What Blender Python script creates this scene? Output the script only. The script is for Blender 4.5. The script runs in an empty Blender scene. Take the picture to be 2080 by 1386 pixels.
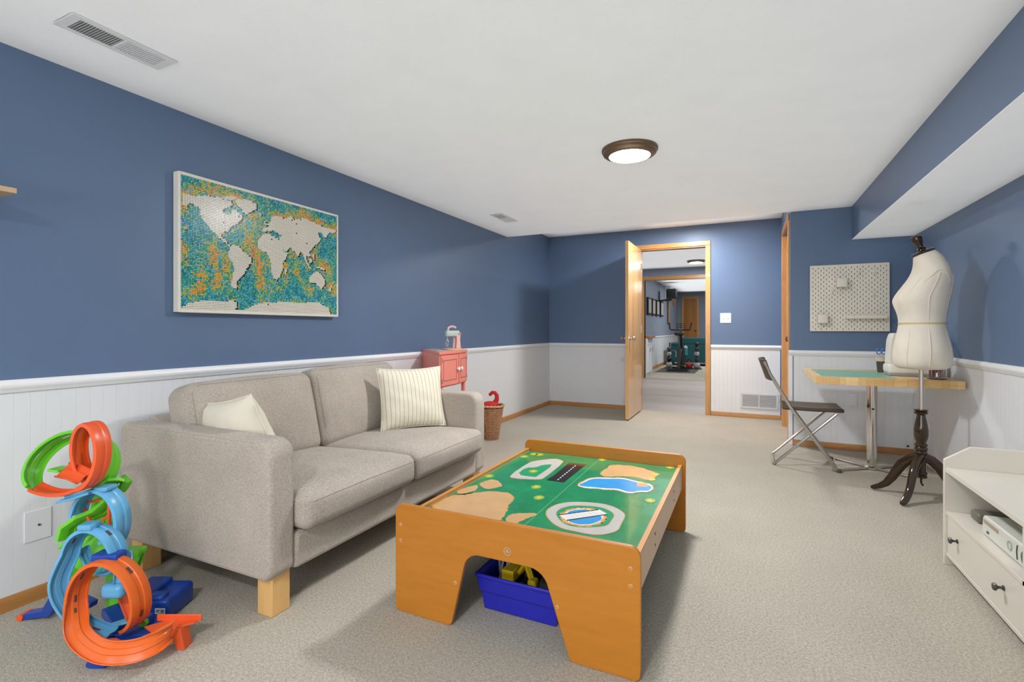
import bpy, bmesh, math, random
from mathutils import Vector, Matrix, Euler
PI = math.pi
C = bpy.context.scene.collection
S = bpy.context.scene
R = math.radians

# ------------------------------------------------------------------ camera, world, lights, exposure
CAMZ = 1.05
YAW = 0.44205
cam = bpy.data.objects.new('camera', bpy.data.cameras.new('camera'))
C.objects.link(cam)
cam.location = (0, 0, CAMZ)
cam.rotation_euler = (PI / 2, 0, YAW)
cam.data.sensor_width = 36
cam.data.lens = 36 * 1006.7 / 2080
cam.data.shift_y = -(693 - 669) / 2080
cam.data.clip_start = 0.02
S.camera = cam
S.view_settings.view_transform = 'Standard'
S.view_settings.look = 'None'
S.view_settings.gamma = 1
S.view_settings.use_curve_mapping = False
S.view_settings.exposure = 0.0

wd = bpy.data.worlds.new('world')
S.world = wd
wd.use_nodes = True
wd.node_tree.nodes['Background'].inputs[0].default_value = (0.8, 0.85, 1.0, 1)
wd.node_tree.nodes['Background'].inputs[1].default_value = 0.3

def area(name, loc, rot, size, power, col=(1, 1, 1), sy=None):
    l = bpy.data.lights.new(name, 'AREA')
    l.energy = power; l.color = col; l.size = size
    if sy: l.shape = 'RECTANGLE'; l.size_y = sy
    o = bpy.data.objects.new(name, l); C.objects.link(o)
    o.location = loc; o.rotation_euler = rot
    return o
LAMP_W = 285.0      # radiance of the ceiling lamps' diffusers
# added fill, no fixtures of the place: upward area lights that brighten the ceilings
# in room, hall, gym and strip, and one filling from behind the camera
o = area('ceiling_fill', (-0.62, 1.7, 1.62), (PI, 0, 0), 3.95, 26, (0.93, 0.965, 1.0), 7.6)
o.data.spread = R(58)
o = area('hall_fill', (-1.0, 8.8, 1.9), (PI, 0, 0), 3.0, 20, (0.95, 0.975, 1.0), 3.8)
o.data.spread = R(70)
o = area('gym_fill', (-0.4, 14.5, 1.9), (PI, 0, 0), 3.2, 55, (0.95, 0.975, 1.0), 6.5)
o.data.spread = R(70)
o = area('strip_fill', (-1.07, 5.82, 1.9), (PI, 0, 0), 2.7, 4.0, (0.93, 0.965, 1.0), 1.2)
o.data.spread = R(58)
area('rear_fill', (-0.6, -2.35, 1.3), (PI / 2, 0, 0), 2.4, 62, (0.95, 0.975, 1.0), 1.3)  # unseen fill light added behind the camera

# ------------------------------------------------------------------ materials
MATS = {}
def mat(name, col, rough=0.5, metal=0.0, var=0.0, vs=8.0, bump=0.0, bs=60.0, spec=0.5, emit=None, coat=0.0, trans=0.0, stretch=None, ior=None):
    if name in MATS: return MATS[name]
    m = bpy.data.materials.new(name); MATS[name] = m
    m.use_nodes = True
    nt = m.node_tree; b = nt.nodes['Principled BSDF']
    b.inputs['Base Color'].default_value = (*col, 1)
    b.inputs['Roughness'].default_value = rough
    b.inputs['Metallic'].default_value = metal
    b.inputs['Specular IOR Level'].default_value = spec
    b.inputs['Coat Weight'].default_value = coat
    b.inputs['Transmission Weight'].default_value = trans
    if emit:
        b.inputs['Emission Color'].default_value = (*emit[0], 1)
        b.inputs['Emission Strength'].default_value = emit[1]
    tc = nt.nodes.new('ShaderNodeTexCoord')
    src = tc.outputs['Object']
    if stretch:
        mp = nt.nodes.new('ShaderNodeMapping'); mp.inputs['Scale'].default_value = stretch
        nt.links.new(src, mp.inputs[0]); src = mp.outputs[0]
    n = nt.nodes.new('ShaderNodeTexNoise'); n.inputs['Scale'].default_value = vs; n.inputs['Detail'].default_value = 4
    nt.links.new(src, n.inputs['Vector'])
    r = nt.nodes.new('ShaderNodeValToRGB')
    v = var if var else 0.03
    r.color_ramp.elements[0].position = 0.3; r.color_ramp.elements[1].position = 0.7
    r.color_ramp.elements[0].color = (*[max(0, c * (1 - v)) for c in col], 1)
    r.color_ramp.elements[1].color = (*[min(1, c * (1 + v)) for c in col], 1)
    nt.links.new(n.outputs[0], r.inputs[0]); nt.links.new(r.outputs[0], b.inputs['Base Color'])
    if bump:
        n2 = nt.nodes.new('ShaderNodeTexNoise'); n2.inputs['Scale'].default_value = bs; n2.inputs['Detail'].default_value = 3
        nt.links.new(src, n2.inputs['Vector'])
        bp = nt.nodes.new('ShaderNodeBump'); bp.inputs['Strength'].default_value = bump; bp.inputs['Distance'].default_value = 0.004
        nt.links.new(n2.outputs[0], bp.inputs['Height']); nt.links.new(bp.outputs[0], b.inputs['Normal'])
    return m

def wood(name, c1, c2, axis='z', rough=0.4, scale=6.0, spec=0.5, coat=0.0, contrast=(0.35, 0.65)):
    if name in MATS: return MATS[name]
    m = bpy.data.materials.new(name); MATS[name] = m; m.use_nodes = True
    nt = m.node_tree; b = nt.nodes['Principled BSDF']
    tc = nt.nodes.new('ShaderNodeTexCoord'); mp = nt.nodes.new('ShaderNodeMapping')
    s = {'x': (0.12, 1, 1), 'y': (1, 0.08, 1), 'z': (1, 1, 0.08)}[axis]
    mp.inputs['Scale'].default_value = s
    nt.links.new(tc.outputs['Object'], mp.inputs[0])
    n = nt.nodes.new('ShaderNodeTexNoise'); n.inputs['Scale'].default_value = scale; n.inputs['Detail'].default_value = 3
    n.inputs['Distortion'].default_value = 0.6
    nt.links.new(mp.outputs[0], n.inputs['Vector'])
    n2 = nt.nodes.new('ShaderNodeTexNoise'); n2.inputs['Scale'].default_value = scale * 14; n2.inputs['Detail'].default_value = 3
    nt.links.new(mp.outputs[0], n2.inputs['Vector'])
    mx = nt.nodes.new('ShaderNodeMath'); mx.operation = 'MULTIPLY_ADD'; mx.inputs[1].default_value = 0.45
    nt.links.new(n2.outputs[0], mx.inputs[0])
    m3 = nt.nodes.new('ShaderNodeMath'); m3.operation = 'MULTIPLY'; m3.inputs[1].default_value = 0.6
    nt.links.new(n.outputs[0], m3.inputs[0]); nt.links.new(m3.outputs[0], mx.inputs[2])
    r = nt.nodes.new('ShaderNodeValToRGB')
    r.color_ramp.elements[0].position, r.color_ramp.elements[1].position = contrast
    r.color_ramp.elements[0].color = (*c1, 1); r.color_ramp.elements[1].color = (*c2, 1)
    nt.links.new(mx.outputs[0], r.inputs[0]); nt.links.new(r.outputs[0], b.inputs['Base Color'])
    b.inputs['Roughness'].default_value = rough; b.inputs['Specular IOR Level'].default_value = spec
    b.inputs['Coat Weight'].default_value = coat
    return m

def carpet_mat():
    m = bpy.data.materials.new('carpet'); m.use_nodes = True
    nt = m.node_tree; b = nt.nodes['Principled BSDF']; b.inputs['Roughness'].default_value = 1.0
    b.inputs['Specular IOR Level'].default_value = 0.05
    tc = nt.nodes.new('ShaderNodeTexCoord')
    def noise(s, d=2):
        n = nt.nodes.new('ShaderNodeTexNoise'); n.inputs['Scale'].default_value = s; n.inputs['Detail'].default_value = d
        nt.links.new(tc.outputs['Object'], n.inputs['Vector']); return n.outputs[0]
    a, bb, cc = noise(300), noise(110, 3), noise(3, 3)
    m1 = nt.nodes.new('ShaderNodeMath'); m1.operation = 'MULTIPLY_ADD'; m1.inputs[1].default_value = 0.55
    m2 = nt.nodes.new('ShaderNodeMath'); m2.operation = 'MULTIPLY_ADD'; m2.inputs[1].default_value = 0.38
    m3 = nt.nodes.new('ShaderNodeMath'); m3.operation = 'MULTIPLY'; m3.inputs[1].default_value = 0.07
    nt.links.new(cc, m3.inputs[0]); nt.links.new(bb, m2.inputs[0]); nt.links.new(m3.outputs[0], m2.inputs[2])
    nt.links.new(a, m1.inputs[0]); nt.links.new(m2.outputs[0], m1.inputs[2])
    r = nt.nodes.new('ShaderNodeValToRGB')
    r.color_ramp.elements[0].position = 0.36; r.color_ramp.elements[1].position = 0.64
    r.color_ramp.elements[0].color = (0.285, 0.258, 0.205, 1); r.color_ramp.elements[1].color = (0.60, 0.55, 0.46, 1)
    nt.links.new(m1.outputs[0], r.inputs[0]); nt.links.new(r.outputs[0], b.inputs['Base Color'])
    bp = nt.nodes.new('ShaderNodeBump'); bp.inputs['Strength'].default_value = 0.5; bp.inputs['Distance'].default_value = 0.006
    nt.links.new(a, bp.inputs['Height']); nt.links.new(bp.outputs[0], b.inputs['Normal'])
    return m

def weave_mat(name, c1, c2, sc=420.0):
    m = bpy.data.materials.new(name); m.use_nodes = True
    nt = m.node_tree; b = nt.nodes['Principled BSDF']; b.inputs['Roughness'].default_value = 0.95
    b.inputs['Specular IOR Level'].default_value = 0.1
    b.inputs['Sheen Weight'].default_value = 0.15
    tc = nt.nodes.new('ShaderNodeTexCoord')
    outs = []
    for sc_ in ((110, 110, 560), (560, 560, 110)):
        mp = nt.nodes.new('ShaderNodeMapping'); mp.inputs['Scale'].default_value = sc_
        nt.links.new(tc.outputs['Object'], mp.inputs[0])
        w = nt.nodes.new('ShaderNodeTexNoise'); w.inputs['Scale'].default_value = 1.0; w.inputs['Detail'].default_value = 1
        nt.links.new(mp.outputs[0], w.inputs['Vector']); outs.append(w.outputs[0])
    mu = nt.nodes.new('ShaderNodeMath'); mu.operation = 'ADD'
    nt.links.new(outs[0], mu.inputs[0]); nt.links.new(outs[1], mu.inputs[1])
    n = nt.nodes.new('ShaderNodeTexNoise'); n.inputs['Scale'].default_value = 5; n.inputs['Detail'].default_value = 4
    nt.links.new(tc.outputs['Object'], n.inputs['Vector'])
    ma = nt.nodes.new('ShaderNodeMath'); ma.operation = 'MULTIPLY_ADD'; ma.inputs[1].default_value = 0.55
    nt.links.new(mu.outputs[0], ma.inputs[0])
    mc = nt.nodes.new('ShaderNodeMath'); mc.operation = 'MULTIPLY'; mc.inputs[1].default_value = 0.25
    nt.links.new(n.outputs[0], mc.inputs[0]); nt.links.new(mc.outputs[0], ma.inputs[2])
    r = nt.nodes.new('ShaderNodeValToRGB')
    r.color_ramp.elements[0].position = 0.45; r.color_ramp.elements[1].position = 0.9
    r.color_ramp.elements[0].color = (*c1, 1); r.color_ramp.elements[1].color = (*c2, 1)
    nt.links.new(ma.outputs[0], r.inputs[0]); nt.links.new(r.outputs[0], b.inputs['Base Color'])
    bp = nt.nodes.new('ShaderNodeBump'); bp.inputs['Strength'].default_value = 0.35; bp.inputs['Distance'].default_value = 0.001
    nt.links.new(mu.outputs[0], bp.inputs['Height']); nt.links.new(bp.outputs[0], b.inputs['Normal'])
    return m

def stripe_mat(name, base, line, period=0.019, width=0.10):
    m = bpy.data.materials.new(name); m.use_nodes = True
    nt = m.node_tree; b = nt.nodes['Principled BSDF']; b.inputs['Roughness'].default_value = 0.9
    b.inputs['Specular IOR Level'].default_value = 0.15
    tc = nt.nodes.new('ShaderNodeTexCoord'); sx = nt.nodes.new('ShaderNodeSeparateXYZ')
    nt.links.new(tc.outputs['Object'], sx.inputs[0])
    d = nt.nodes.new('ShaderNodeMath'); d.operation = 'DIVIDE'; d.inputs[1].default_value = period
    nt.links.new(sx.outputs[0], d.inputs[0])
    f = nt.nodes.new('ShaderNodeMath'); f.operation = 'FRACT'; nt.links.new(d.outputs[0], f.inputs[0])
    l = nt.nodes.new('ShaderNodeMath'); l.operation = 'LESS_THAN'; l.inputs[1].default_value = width
    nt.links.new(f.outputs[0], l.inputs[0])
    mx = nt.nodes.new('ShaderNodeMix'); mx.data_type = 'RGBA'
    mx.inputs[6].default_value = (*base, 1); mx.inputs[7].default_value = (*line, 1)
    nt.links.new(l.outputs[0], mx.inputs[0]); nt.links.new(mx.outputs[2], b.inputs['Base Color'])
    n2 = nt.nodes.new('ShaderNodeTexNoise'); n2.inputs['Scale'].default_value = 14
    nt.links.new(tc.outputs['Object'], n2.inputs['Vector'])
    bp = nt.nodes.new('ShaderNodeBump'); bp.inputs['Strength'].default_value = 0.5; bp.inputs['Distance'].default_value = 0.012
    nt.links.new(n2.outputs[0], bp.inputs['Height']); nt.links.new(bp.outputs[0], b.inputs['Normal'])
    return m

CARPET = carpet_mat()
BLUE = mat('blue_wall_paint', (0.116, 0.178, 0.296), 0.43, var=0.02, vs=3, bump=0.04, bs=220, spec=0.45)
GBLUE = mat('grey_blue_wall_paint', (0.27, 0.31, 0.39), 0.6, var=0.02, vs=3)
CEIL = mat('ceiling_paint', (0.86, 0.86, 0.86), 0.95, var=0.015, vs=5, bump=0.25, bs=70, spec=0.1)
WHITE = mat('white_trim_paint', (0.86, 0.865, 0.87), 0.35, var=0.01, vs=5)
BOARD = mat('white_panelling_paint', (0.77, 0.785, 0.80), 0.4, var=0.015, vs=7)
OAK = wood('oak_upright', (0.46, 0.215, 0.065), (0.66, 0.36, 0.13), 'z', 0.35, 9, coat=0.2)
OAKX = wood('oak_crosswise', (0.46, 0.215, 0.065), (0.66, 0.36, 0.13), 'x', 0.35, 9, coat=0.2)
OAKY = wood('oak_lengthwise', (0.36, 0.15, 0.035), (0.50, 0.235, 0.065), 'y', 0.4, 9, coat=0.1)
OAKB = wood('oak_base', (0.36, 0.15, 0.035), (0.50, 0.235, 0.065), 'x', 0.4, 9, coat=0.1)
DOORW = wood('door_veneer', (0.58, 0.31, 0.11), (0.72, 0.44, 0.19), 'z', 0.2, 5, coat=0.5)
CHERRY = wood('honey_cherry_laminate', (0.43, 0.145, 0.011), (0.57, 0.215, 0.020), 'x', 0.38, 4, contrast=(0.25, 0.75))
CHERRYY = wood('honey_cherry_edge', (0.50, 0.19, 0.025), (0.62, 0.28, 0.045), 'y', 0.38, 4, contrast=(0.25, 0.75))
BIRCH = wood('beech_leg', (0.62, 0.34, 0.11), (0.74, 0.45, 0.17), 'z', 0.4, 8)
BUTCHER = wood('butcher_block', (0.62, 0.40, 0.17), (0.80, 0.60, 0.33), 'x', 0.4, 5)
SHELFW = wood('pale_shelf_wood', (0.50, 0.33, 0.18), (0.62, 0.43, 0.26), 'y', 0.5, 8)
SOFA = weave_mat('taupe_weave', (0.30, 0.255, 0.21), (0.58, 0.51, 0.435))
SEAM = mat('taupe_piping', (0.34, 0.30, 0.25), 0.9, spec=0.1)
CREAM = stripe_mat('cream_striped_cotton', (0.80, 0.74, 0.60), (0.50, 0.41, 0.28), 0.0255, 0.13)
CREAMP = mat('cream_edge', (0.80, 0.75, 0.62), 0.9)
CHROME = mat('chrome', (0.72, 0.70, 0.68), 0.12, 1.0)
STEEL = mat('satin_steel', (0.55, 0.52, 0.48), 0.32, 1.0)
BRONZE = mat('bronze', (0.16, 0.10, 0.06), 0.35, 0.6, spec=0.6)
BLACK = mat('black_plastic', (0.012, 0.012, 0.013), 0.4)
DGREY = mat('dark_grey_plastic', (0.06, 0.055, 0.05), 0.5)
BROWNP = mat('brown_black_plastic', (0.060, 0.038, 0.020), 0.42, spec=0.5)
LACQ = mat('dark_lacquer', (0.028, 0.013, 0.004), 0.10, spec=0.5, coat=0.25)
LINEN = mat('cream_linen', (0.72, 0.655, 0.55), 0.85, var=0.03, vs=12, bump=0.1, bs=500, spec=0.15)
GOLD = mat('pale_gold_tape', (0.55, 0.46, 0.24), 0.5)
WLAM = mat('white_lacquered_board', (0.70, 0.655, 0.565), 0.35, var=0.01, vs=4)
PEG = mat('offwhite_steel_board', (0.80, 0.745, 0.635), 0.5, var=0.01, vs=4)
CORAL = mat('coral_paint', (0.80, 0.245, 0.19), 0.45, var=0.02, vs=5)
CORAL2 = mat('coral_shadow_line', (0.16, 0.06, 0.06), 0.6)
PINK = mat('pale_pink', (0.75, 0.46, 0.42), 0.5)
GREENP = mat('play_board_green', (0.010, 0.25, 0.085), 0.2, var=0.18, vs=9, bump=0.03, bs=90, coat=0.5)
def pr(name, c): return mat(name, c, 0.25, var=0.05, vs=20, coat=0.2)
TORANGE = mat('bright_orange_plastic', (0.80, 0.145, 0.02), 0.3, spec=0.5)
TRED = mat('coral_orange_plastic', (0.82, 0.11, 0.025), 0.3)
TGREEN = mat('lime_green_plastic', (0.16, 0.62, 0.03), 0.3)
TSKY = mat('sky_blue_plastic', (0.13, 0.42, 0.68), 0.3)
TBLUE = mat('royal_blue_plastic', (0.012, 0.06, 0.36), 0.3)
BINB = mat('ultramarine_plastic', (0.02, 0.022, 0.42), 0.35)
TEAL = mat('teal_upholstery', (0.012, 0.085, 0.095), 0.9, var=0.06, vs=10)
GLASS = mat('clear_glass', (0.95, 0.97, 0.96), 0.02, trans=1.0)
RED = mat('red_fabric', (0.55, 0.02, 0.02), 0.8, var=0.1, vs=30)
WICKER = mat('wicker', (0.50, 0.26, 0.13), 0.6, var=0.25, vs=60)
WICKER2 = mat('pale_wicker', (0.62, 0.36, 0.19), 0.6, var=0.2, vs=60)
VINYL = wood('grey_vinyl_plank', (0.27, 0.225, 0.19), (0.40, 0.345, 0.30), 'x', 0.45, 2.2, contrast=(0.3, 0.7))
LIT = mat('lamp_diffuser', (1, 1, 1), 0.5, emit=((0.97, 0.98, 1.0), LAMP_W))
WP = mat('white_plastic', (0.80, 0.82, 0.85), 0.3)
GREYL = mat('vent_dark', (0.24, 0.24, 0.24), 0.7)
VENTW = mat('vent_enamel', (0.66, 0.66, 0.66), 0.4)

# ------------------------------------------------------------------ mesh helpers
class MB:
    def __init__(s): s.bm = bmesh.new(); s.mi = 0; s.M = None
    def v(s, p):
        p = Vector(p)
        return s.bm.verts.new(s.M @ p if s.M else p)
    def face(s, vs):
        try:
            f = s.bm.faces.new(vs); f.material_index = s.mi; return f
        except ValueError: return None
    def poly(s, pts): return s.face([s.v(p) for p in pts])
    def box(s, x0, x1, y0, y1, z0, z1):
        p = [s.v((x, y, z)) for z in (z0, z1) for y in (y0, y1) for x in (x0, x1)]
        for q in ((0, 2, 3, 1), (4, 5, 7, 6), (0, 1, 5, 4), (2, 6, 7, 3), (0, 4, 6, 2), (1, 3, 7, 5)): s.face([p[i] for i in q])
        return s
    def beam(s, p0, p1, w, t, up=(0, 0, 1)):
        p0, p1 = Vector(p0), Vector(p1); d = (p1 - p0).normalized()
        a = d.cross(Vector(up))
        if a.length < 1e-4: a = d.cross(Vector((1, 0, 0)))
        a.normalize(); b = a.cross(d)
        q = [s.v(p + a * i * w / 2 + b * j * t / 2) for p in (p0, p1) for i, j in ((-1, -1), (1, -1), (1, 1), (-1, 1))]
        for f in ((3, 2, 1, 0), (4, 5, 6, 7), (0, 1, 5, 4), (1, 2, 6, 5), (2, 3, 7, 6), (3, 0, 4, 7)): s.face([q[i] for i in f])
        return s
    def tube(s, pts, r, n=10, closed=False, rs=None):
        pts = [Vector(p) for p in pts]; N = len(pts); rings = []
        up = None
        for i, p in enumerate(pts):
            a = pts[(i - 1) % N] if (closed or i) else pts[0]
            b = pts[(i + 1) % N] if (closed or i < N - 1) else pts[-1]
            t = (b - a).normalized()
            if up is None: up = t.cross(Vector((0.13, 0.31, 0.94)));
            up = (up - t * up.dot(t)).normalized(); w = t.cross(up)
            rr = rs[i] if rs else r
            rings.append([s.v(p + (up * math.cos(2 * PI * k / n) + w * math.sin(2 * PI * k / n)) * rr) for k in range(n)])
        for i in range(N if closed else N - 1):
            A, B = rings[i], rings[(i + 1) % N]
            for k in range(n): s.face([A[k], A[(k + 1) % n], B[(k + 1) % n], B[k]])
        if not closed: s.face(rings[0][::-1]); s.face(rings[-1])
        return s
    def lathe(s, prof, cx=0, cy=0, n=32, sx=1, sy=1, cap=True):
        rings = [[s.v((cx + r * sx * math.cos(2 * PI * k / n), cy + r * sy * math.sin(2 * PI * k / n), z)) for k in range(n)] for r, z in prof]
        for A, B in zip(rings, rings[1:]):
            for k in range(n): s.face([A[k], A[(k + 1) % n], B[(k + 1) % n], B[k]])
        if cap: s.face(rings[0][::-1]); s.face(rings[-1])
        return s
    def ball(s, c, r, n=16, m=10, sc=(1, 1, 1)):
        c = Vector(c)
        pr_ = [(max(1e-4, math.sin(PI * i / m)) * r, -math.cos(PI * i / m) * r) for i in range(m + 1)]
        M0 = s.M; T = Matrix.Translation(c) @ Matrix.Diagonal((*sc, 1)); s.M = (M0 @ T) if M0 else T
        s.lathe(pr_, n=n); s.M = M0
        return s
    def prism(s, poly, axis, a, b):
        f = {'x': lambda p, h: (h, p[0], p[1]), 'y': lambda p, h: (p[0], h, p[1]), 'z': lambda p, h: (p[0], p[1], h)}[axis]
        A = [s.v(f(p, a)) for p in poly]; B = [s.v(f(p, b)) for p in poly]; n = len(poly)
        s.face(A[::-1]); s.face(B)
        for i in range(n): s.face([A[i], A[(i + 1) % n], B[(i + 1) % n], B[i]])
        return s
    def rbox(s, c, size, r, n=3, bulge=(0, 0, 0), m=8):
        hx, hy, hz = [q / 2 for q in size]; c = Vector(c)
        g = lambda k, K: -1 + 2 * k / K
        cache = {}
        def pt(a, b_, d):
            key = (round(a, 5), round(b_, 5), round(d, 5))
            if key in cache: return cache[key]
            p = Vector((a * hx, b_ * hy, d * hz))
            q = Vector((max(-hx + r, min(hx - r, p.x)), max(-hy + r, min(hy - r, p.y)), max(-hz + r, min(hz - r, p.z))))
            o = p - q
            if o.length > 1e-6: p = q + o.normalized() * r
            fx, fy, fz = 1 - a * a, 1 - b_ * b_, 1 - d * d
            p += Vector((a * bulge[0] * fy * fz, b_ * bulge[1] * fx * fz, d * bulge[2] * fx * fy))
            cache[key] = s.v(c + p); return cache[key]
        def coords(h):
            e = min(0.9, r / h); L = [-1 + e * i / n for i in range(n)]; M_ = m
            L += [-(1 - e) + 2 * (1 - e) * i / M_ for i in range(M_ + 1)]; L += [1 - e + e * (i + 1) / n for i in range(n)]
            return L
        X, Y, Z_ = coords(hx), coords(hy), coords(hz)
        for sgn in (-1, 1):
            for U, V, fn in ((X, Y, lambda u, v: pt(u, v, sgn)), (X, Z_, lambda u, v: pt(u, sgn, v)), (Y, Z_, lambda u, v: pt(sgn, u, v))):
                for i in range(len(U) - 1):
                    for j in range(len(V) - 1):
                        s.face([fn(U[i], V[j]), fn(U[i + 1], V[j]), fn(U[i + 1], V[j + 1]), fn(U[i], V[j + 1])])
        return s
    def build(s, name, m, parent=None, smooth=35, bev=0, kind=None, label=None, shift=None, local=False):
        bmesh.ops.remove_doubles(s.bm, verts=s.bm.verts, dist=1e-6)
        bmesh.ops.recalc_face_normals(s.bm, faces=s.bm.faces)
        if parent is not None and not local:
            root = parent
            while root.parent: root = root.parent
            o_ = root.location
            for v in s.bm.verts: v.co -= o_
        if smooth:
            for f in s.bm.faces: f.smooth = True
            for e in s.bm.edges:
                e.smooth = len(e.link_faces) == 2 and e.calc_face_angle(0) < R(smooth)
        me = bpy.data.meshes.new(name); s.bm.to_mesh(me); s.bm.free()
        for q in (m if isinstance(m, (list, tuple)) else [m]): me.materials.append(q)
        o = bpy.data.objects.new(name, me); C.objects.link(o)
        if parent is not None: o.parent = parent
        if bev:
            b = o.modifiers.new('bevel', 'BEVEL'); b.width = bev; b.segments = 3; b.limit_method = 'ANGLE'; b.angle_limit = R(40)
            b.harden_normals = False
        if kind: o['kind'] = kind
        if label: o['label'] = label
        return o

def thing(name, label, cat, loc=(0, 0, 0), rotz=0, group=None):
    o = bpy.data.objects.new(name, None); C.objects.link(o)
    o.location = loc; o.rotation_euler = (0, 0, rotz); o.empty_display_size = 0.05
    o['label'] = label; o['category'] = cat
    if group: o['group'] = group
    return o
def tag(o, label, cat, group=None):
    o['label'] = label; o['category'] = cat
    if group: o['group'] = group
    return o
def struct(name, mb, m, parent=None, **k):
    o = mb.build(name, m, parent, **k)
    if parent is None: o['kind'] = 'structure'
    return o
def piece(src, name, loc, parent, rot=None):
    c = src.copy(); c.name = name; C.objects.link(c); c.location = loc; c.parent = parent
    if rot: c.rotation_euler = rot
    return c
def dup(root, loc, label, group=None, rotz=None):
    r = root.copy(); C.objects.link(r); r.location = loc; r['label'] = label
    if rotz is not None: r.rotation_euler = (0, 0, rotz)
    if group: r['group'] = group
    for ch in list(root.children):
        c = ch.copy(); C.objects.link(c); c.parent = r
        for g in ch.children:
            d = g.copy(); C.objects.link(d); d.parent = c
    return r
def B(*a): return MB().box(*a)
def arc(cx, cy, r, a0, a1, n=6): return [(cx + r * math.cos(R(a0 + (a1 - a0) * i / n)), cy + r * math.sin(R(a0 + (a1 - a0) * i / n))) for i in range(n + 1)]

# ------------------------------------------------------------------ room shell
XL, XR, YF, YP, YB = -2.5, 1.26, 6.5, 5.15, -2.6
H1, H2 = 2.115, 2.335
RAIL = 0.86
struct('floor', B(XL - 0.1, 2.6, YB - 0.1, 6.56, -0.1, 0), CARPET)
struct('ceiling', B(XL - 0.1, XR + 0.1, YB - 0.1, YP, H1, H2 + 0.25), CEIL)
struct('ceiling_raised', B(XL - 0.1, XR, YP, 6.56, H2, H2 + 0.25), CEIL)
wl = struct('wall_left', B(XL - 0.1, XL, YB, YF, 0, H2), BLUE)
wb = struct('wall_back', B(XL - 0.1, XR + 0.1, YB - 0.1, YB, 0, H2), BLUE)
wr = struct('wall_right', B(XR, XR + 0.1, YB, YP, 0, H2), BLUE)
wn = struct('wall_nook', B(0.36, XR + 0.1, YP, YP + 0.12, 0, H1), BLUE)
# side wall with the closed door
DY0, DY1, DZ = 5.265, 6.085, 2.055
w = MB(); w.box(0.36, 0.46, YP + 0.12, DY0, 0, H2); w.box(0.36, 0.46, DY1, YF, 0, H2); w.box(0.36, 0.46, DY0, DY1, DZ, H2); w.box(0.36, 0.46, YP, YP + 0.12, H1, H2)
ws = struct('wall_side', w, BLUE)
# far wall with doorway
JX0, JX1, JZ = -1.25, -0.455, 2.085
w = MB(); w.box(XL - 0.1, JX0, YF, YF + 0.12, 0, H2); w.box(JX1, 0.46, YF, YF + 0.12, 0, H2); w.box(JX0, JX1, YF, YF + 0.12, JZ, H2)
wf = struct('wall_far', w, BLUE)
BZ, BX = 1.828, 0.825
struct('wall_bulkhead', B(BX, XR, YB, YP, BZ + 0.004, H1), BLUE)
struct('ceiling_bulkhead', B(BX, XR, YB, YP, BZ, BZ + 0.004), CEIL)

# panelling boards: each a child of its wall
def boards(wall, axis, fixed, a0, a1, z0=0.05, z1=0.82, face=1, wd_=0.048):
    back = MB()
    if axis == 'y': back.box(*sorted((fixed, fixed + face * 0.004)), a0, a1, 0, z1 + 0.02)
    else: back.box(a0, a1, *sorted((fixed, fixed + face * 0.004)), 0, z1 + 0.02)
    struct('panel_backing', back, BOARD, wall)
    n = max(1, round((a1 - a0) / wd_)); wv = (a1 - a0) / n
    h, c, g = wv / 2 - 0.0001, 0.0007, 0.008
    prof = [(-h, 0.003), (-h, g - c), (-h + c, g), (h - c, g), (h, g - c), (h, 0.003)]
    mb = MB()
    if axis == 'y': mb.prism([(face * d, a) for a, d in prof], 'z', z0, z1)
    else: mb.prism([(a, face * d) for a, d in prof], 'z', z0, z1)
    first = mb.build('board', BOARD, None, smooth=0)
    for i in range(n):
        p = a0 + wv * (i + 0.5); loc = (fixed, p, 0) if axis == 'y' else (p, fixed, 0)
        if i == 0: first.location = loc; first.parent = wall
        else: piece(first, 'board', loc, wall)
boards(wl, 'y', XL, 0.5, YF - 0.008)
boards(wf, 'x', YF, XL + 0.008, JX0 - 0.05, face=-1)
boards(wf, 'x', YF, JX1 + 0.062, 0.352, face=-1)
boards(wn, 'x', YP, 0.385, XR - 0.008, face=-1)
boards(wr, 'y', XR, 1.2, YP - 0.008, face=-1)
for wall_, ax, fx, a0, a1, fc in ((wl, 'y', XL, YB, 0.5, 1), (wr, 'y', XR, YB, 1.2, -1)):
    struct('panel', B(*sorted((fx, fx + fc * 0.008)), a0, a1, 0, 0.84), BOARD, wall_)
# chair rails
RP = [(0, 0), (0.012, 0), (0.016, 0.004), (0.016, 0.012), (0.020, 0.016), (0.024, 0.026), (0.024, 0.036), (0.018, 0.043), (0.014, 0.05), (0, 0.05)]
def rail(nm, axis, fixed, a0, a1, face, z=RAIL - 0.05):
    return struct(nm, MB().prism([(fixed + face * d, z + h) for d, h in RP], 'y' if axis == 'y' else 'x', a0, a1), WHITE, smooth=50)
rail('trim_1', 'y', XL, YB, YF, 1)
rail('trim_2', 'x', YF, XL, JX0 - 0.05, -1)
rail('trim_3', 'x', YF, JX1 + 0.062, 0.36, -1)
rail('trim_4', 'x', YP, 0.345, XR, -1)
rail('trim_5', 'y', XR, YB, YP, -1)
struct('trim_6', B(0.345, 0.378, YP - 0.013, YP + 0.02, 0, 0.83), WHITE, bev=0.004)
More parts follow.
